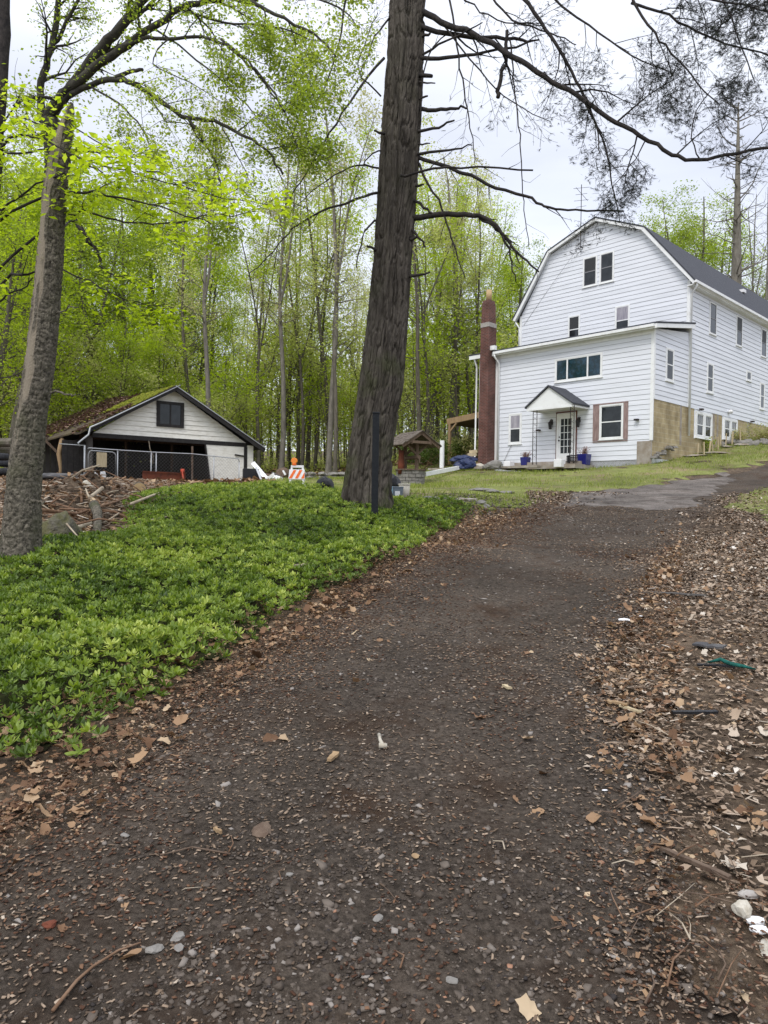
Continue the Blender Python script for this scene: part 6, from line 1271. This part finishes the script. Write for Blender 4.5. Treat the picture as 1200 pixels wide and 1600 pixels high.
PR = {
 'slimA': tree_proto('woodland_tree', 's', 1, 23, .17, 0, .26, 36, 3.2, 2, 'leafpale', 2, .16, 'barkgrey', ntip=3400),
 'slimB': tree_proto('woodland_tree', 's', 2, 21, .14, 1, .24, 34, 3.0, 2, 'leafpale', 2, .16, 'barkgrey', ntip=3400),
 'slimC': tree_proto('woodland_tree', 's', 3, 24, .20, 1, .34, 30, 3.6, 2, 'leafbuff', 2, .14, 'barkpale', ntip=3000),
 'slimD': tree_proto('woodland_tree', 's', 4, 20, .12, 0, .20, 34, 2.6, 2, 'leafpale', 2, .15, 'barkpale', ntip=3200, lean=.08),
 'slimE': tree_proto('woodland_tree', 's', 14, 22, .15, 2, .22, 32, 3.2, 2, 'leaflime', 2, .16, 'barkgrey', ntip=3400, lean=.05),
 'leafA': tree_proto('leafy_tree', 'l', 5, 17, .22, 1, .12, 46, 4.6, 2, 'leaflime', 3, .16, 'barkgrey', ntip=4200, up=.02, spread=.3, kids=(4, 6)),
 'leafB': tree_proto('leafy_tree', 'l', 6, 19, .24, 1, .14, 46, 4.8, 2, 'leafmid', 3, .16, 'barkgrey', ntip=4200, up=.02, spread=.3, kids=(4, 6)),
 'sapA': tree_proto('sapling', 'u', 7, 6.5, .06, 1, .12, 22, 2.2, 1, 'leaflime', 5, .12, 'barkgrey', ntip=420, up=.02),
 'sapB': tree_proto('sapling', 'u', 8, 5.5, .05, 2, .10, 22, 2.0, 1, 'leafpale', 5, .13, 'barkgrey', ntip=420, up=.02),
 'bare': tree_proto('bare_tree', 'b', 9, 18, .14, 1, .30, 26, 3.4, 2, None, 0, 0, 'barkpale'),
}
used_p = set(); RT_ = random.Random(77)
def plant(kind, px, Y, s, label, group, cat='tree'):
    q = onY(px, Y)
    if kind in used_p: o = copy_tree(PR[kind])
    else: o = PR[kind]; used_p.add(kind)
    o.location = q; o.rotation_euler = (0, 0, RT_.uniform(0, 6.28)); o.scale = (s, s, s*RT_.uniform(.92, 1.08)); return tag(o, label, cat, group)
# leafy trees in and behind the left of the picture
for px, Y, s, k in [(-60,34,1.0,'leafB'),(10,40,1.05,'leafA'),(55,47,1.1,'leafB'),(100,52,1.15,'leafA'),(150,50,1.1,'leafB'),(195,54,1.25,'leafA'),(245,58,1.2,'leafB'),(290,60,1.1,'leafA'),(-20,56,1.3,'leafA'),(120,64,1.35,'leafB'),(220,70,1.4,'leafA'),(40,70,1.4,'leafA'),(-110,45,1.2,'leafA'),(-30,26,.6,'leafA'),(330,68,1.1,'leafB'),(175,43,.55,'leafA'),(245,46,.55,'leafA')]:
    plant(k, px, Y, s, 'full leafy green tree in the dense foliage behind and left of the shed', 'leafy trees behind the shed')
for i in range(36):
    px = 300+460*((i*.6180339)%1); Y = 46+50*((i*.7548)%1); k = ['slimA', 'slimB', 'slimC', 'slimD', 'slimE', 'slimB', 'slimA'][i % 7]
    plant(k, px, Y, RT_.uniform(.80, 1.02)*(1 if px < 690 else .88), 'tall slender tree in the open woods between the shed and the house', 'tall trees in the middle woods')
for px, Y, s, k in [(322,41,.85,'slimC'),(405,44,.85,'slimE'),(438,43,.9,'slimC'),(470,46,.85,'slimB'),(512,41,.95,'slimC'),(523,40.5,.8,'slimA'),(655,42,.9,'slimA'),(668,44,.85,'slimE'),(672,52,.95,'slimC'),(735,50,.8,'slimA'),(715,46,.75,'slimB'),(765,52,.72,'slimE'),(700,48,.85,'slimC'),(480,52,.95,'slimA')]:
    plant(k, px, Y, s, 'tall trunk at the near edge of the woods behind the lawn', 'trees at the near wood edge')
for i in range(125):
    px = -60+860*((i*.6180339+.3)%1); Y = 42+38*((i*.5698)%1)
    plant('sapA' if i % 2 else 'sapB', px, Y, RT_.uniform(.9, 1.9), 'small leafy sapling growing under the tall woodland trees', 'saplings under the trees', 'sapling')
for i in range(13):
    px = -120+400*((i*.6180339+.1)%1); Y = 50+45*((i*.43)%1); plant(['slimB', 'slimE', 'slimA'][i % 3], px, Y, RT_.uniform(.9, 1.2), 'slender trunk showing through the foliage above the shed roof', 'slender trees behind the shed')
for px, Y, s, k in [(790,56,.86,'leafB'),(812,60,.85,'leafA'),(755,62,.95,'slimE'),(830,66,.8,'slimB')]: plant(k, px, Y, s, 'leafy tree standing behind the chimney and the left house wall', 'trees behind the chimney')
for px, Y, s, k in [(1070,66,1.12,'leafB'),(1108,70,1.12,'leafA'),(1040,68,1.06,'leafB'),(1085,74,1.22,'leafA'),(1055,76,1.2,'leafB')]: plant(k, px, Y, s, 'round green tree rising above the house roof on the right', 'green trees over the roof')
for px, Y, s in [(1172,60,1.0),(1190,56,1.05),(1210,62,1.1),(1160,66,1.1),(1225,58,1.0)]: plant('bare', px, Y, s, 'thin bare grey tree beyond the roof at the right edge', 'bare trees at the right edge')
plant('leafB', 1215, 60, .72, 'dull green tree low behind the roof at the right edge', None)
for k in list(PR):
    if k not in used_p:
        for ch in list(PR[k].children): bpy.data.objects.remove(ch)
        bpy.data.objects.remove(PR[k])
# dead spire behind the house
base = onY(1150, 52); e = empty('dead_spire', base, 0, 'tall dead conifer spire with short bare branches behind the house roof', 'tree'); rnd = random.Random(5)
mb = MB(); pts = [P(1146+8*t, 800-640*t-0, 52) for t in (0, .3, .5, .6, .75, .9, 1.0)]; pts[0] = base-np.array([0, 0, .4]); pts = [Vector(q-base) for q in pts]; mb.tube(pts, [.5, .44, .38, .34, .22, .12, .04], 12, True); mb.build('trunk', 'barkpale', e, True)
mb = MB(); tp = []
for k in range(64):
    f = rnd.uniform(.42, .99); i = min(int(f*6), 5); q = pts[i].lerp(pts[i+1], f*6-i); a = rnd.uniform(0, 6.28); grow(mb, tp, q, (math.cos(a), math.sin(a), rnd.uniform(-.1, .5)), rnd.uniform(1.2, 4.4)*(1.2-.5*f), rnd.uniform(.03, .08), 1, rnd, seg=5, wander=.3, up=.03, kids=(2, 4), ratio=.4, k=4)
mb.build('dead_branches', 'barkpale', e, True)
# brush at the wood edge
for i, (px, Y) in enumerate([(675,41),(690,44),(708,42),(724,45),(650,45),(745,41),(660,39)]): bush(onY(px, Y), 1.5, 1.1, 12, 'leafbuff' if i % 2 else 'leafdark', 200+i, 'brown budding brush at the edge of the woods beyond the wishing well', .09)['group'] = 'brush at the wood edge'
# low undergrowth on the woods floor
ru = np.random.default_rng(56); n = 70000; Y = ru.uniform(41, 95, n); x = ru.uniform(-.63, .28, n)*Y; cl = fbm(x*.16, Y*.16, 90, 3); k = (ru.random(n) < np.clip(.35+cl*1.3, .03, 1)) & (sdist(x, Y, LAWN) < -.5) & ~((Y < 50) & (x > -22) & (x < -6)); x, Y, cl = x[k], Y[k], cl[k]
hh = ru.beta(1.1, 1.8, len(x))*np.clip(.5+2.2*cl, .25, 2.2)
stuff(scatter('undergrowth', FLAT_V, FLAT_F, np.stack([x, Y, H0(x, Y)+hh], 1), ru.uniform(.10, .26, len(x)), 'leafpale', 1.3, np.clip(.5+ru.normal(0, .25, len(x)), 0, 1), rng=ru))
# far-off wood that reads as one mass
rf_ = np.random.default_rng(55); mb = MB(); n = 240
for k in range(n):
    Y = rf_.uniform(92, 150); x = rf_.uniform(-.62, .62)*Y; z0 = gz(x, Y)-.5; h = rf_.uniform(12, 20); r = rf_.uniform(.08, .24); dx, dy = rf_.normal(0, .5, 2)
    mb.tube([(x, Y, z0), (x+dx*.5, Y+dy*.5, z0+h*.5), (x+dx, Y+dy, z0+h)], [r, r*.7, r*.25], 5, False)
stuff(mb.build('far_woods', 'barkpale', None, True))
n = 44000; Y = rf_.uniform(90, 150, n); x = rf_.uniform(-.63, .63, n)*Y; hh = 17*rf_.beta(1.25, 1.5, n)*np.clip(1+.5*vn(x*.12, Y*.1, 5), .5, 1.4)
stuff(scatter('far_foliage', FLAT_V, FLAT_F, np.stack([x, Y, H0(x, Y)+hh], 1), rf_.uniform(.28, .62, n), 'leafpale', 1.4, np.clip(.5+.5*vn(x*.3, hh*.3, 6)+rf_.normal(0, .2, n), 0, 1), rng=rf_))
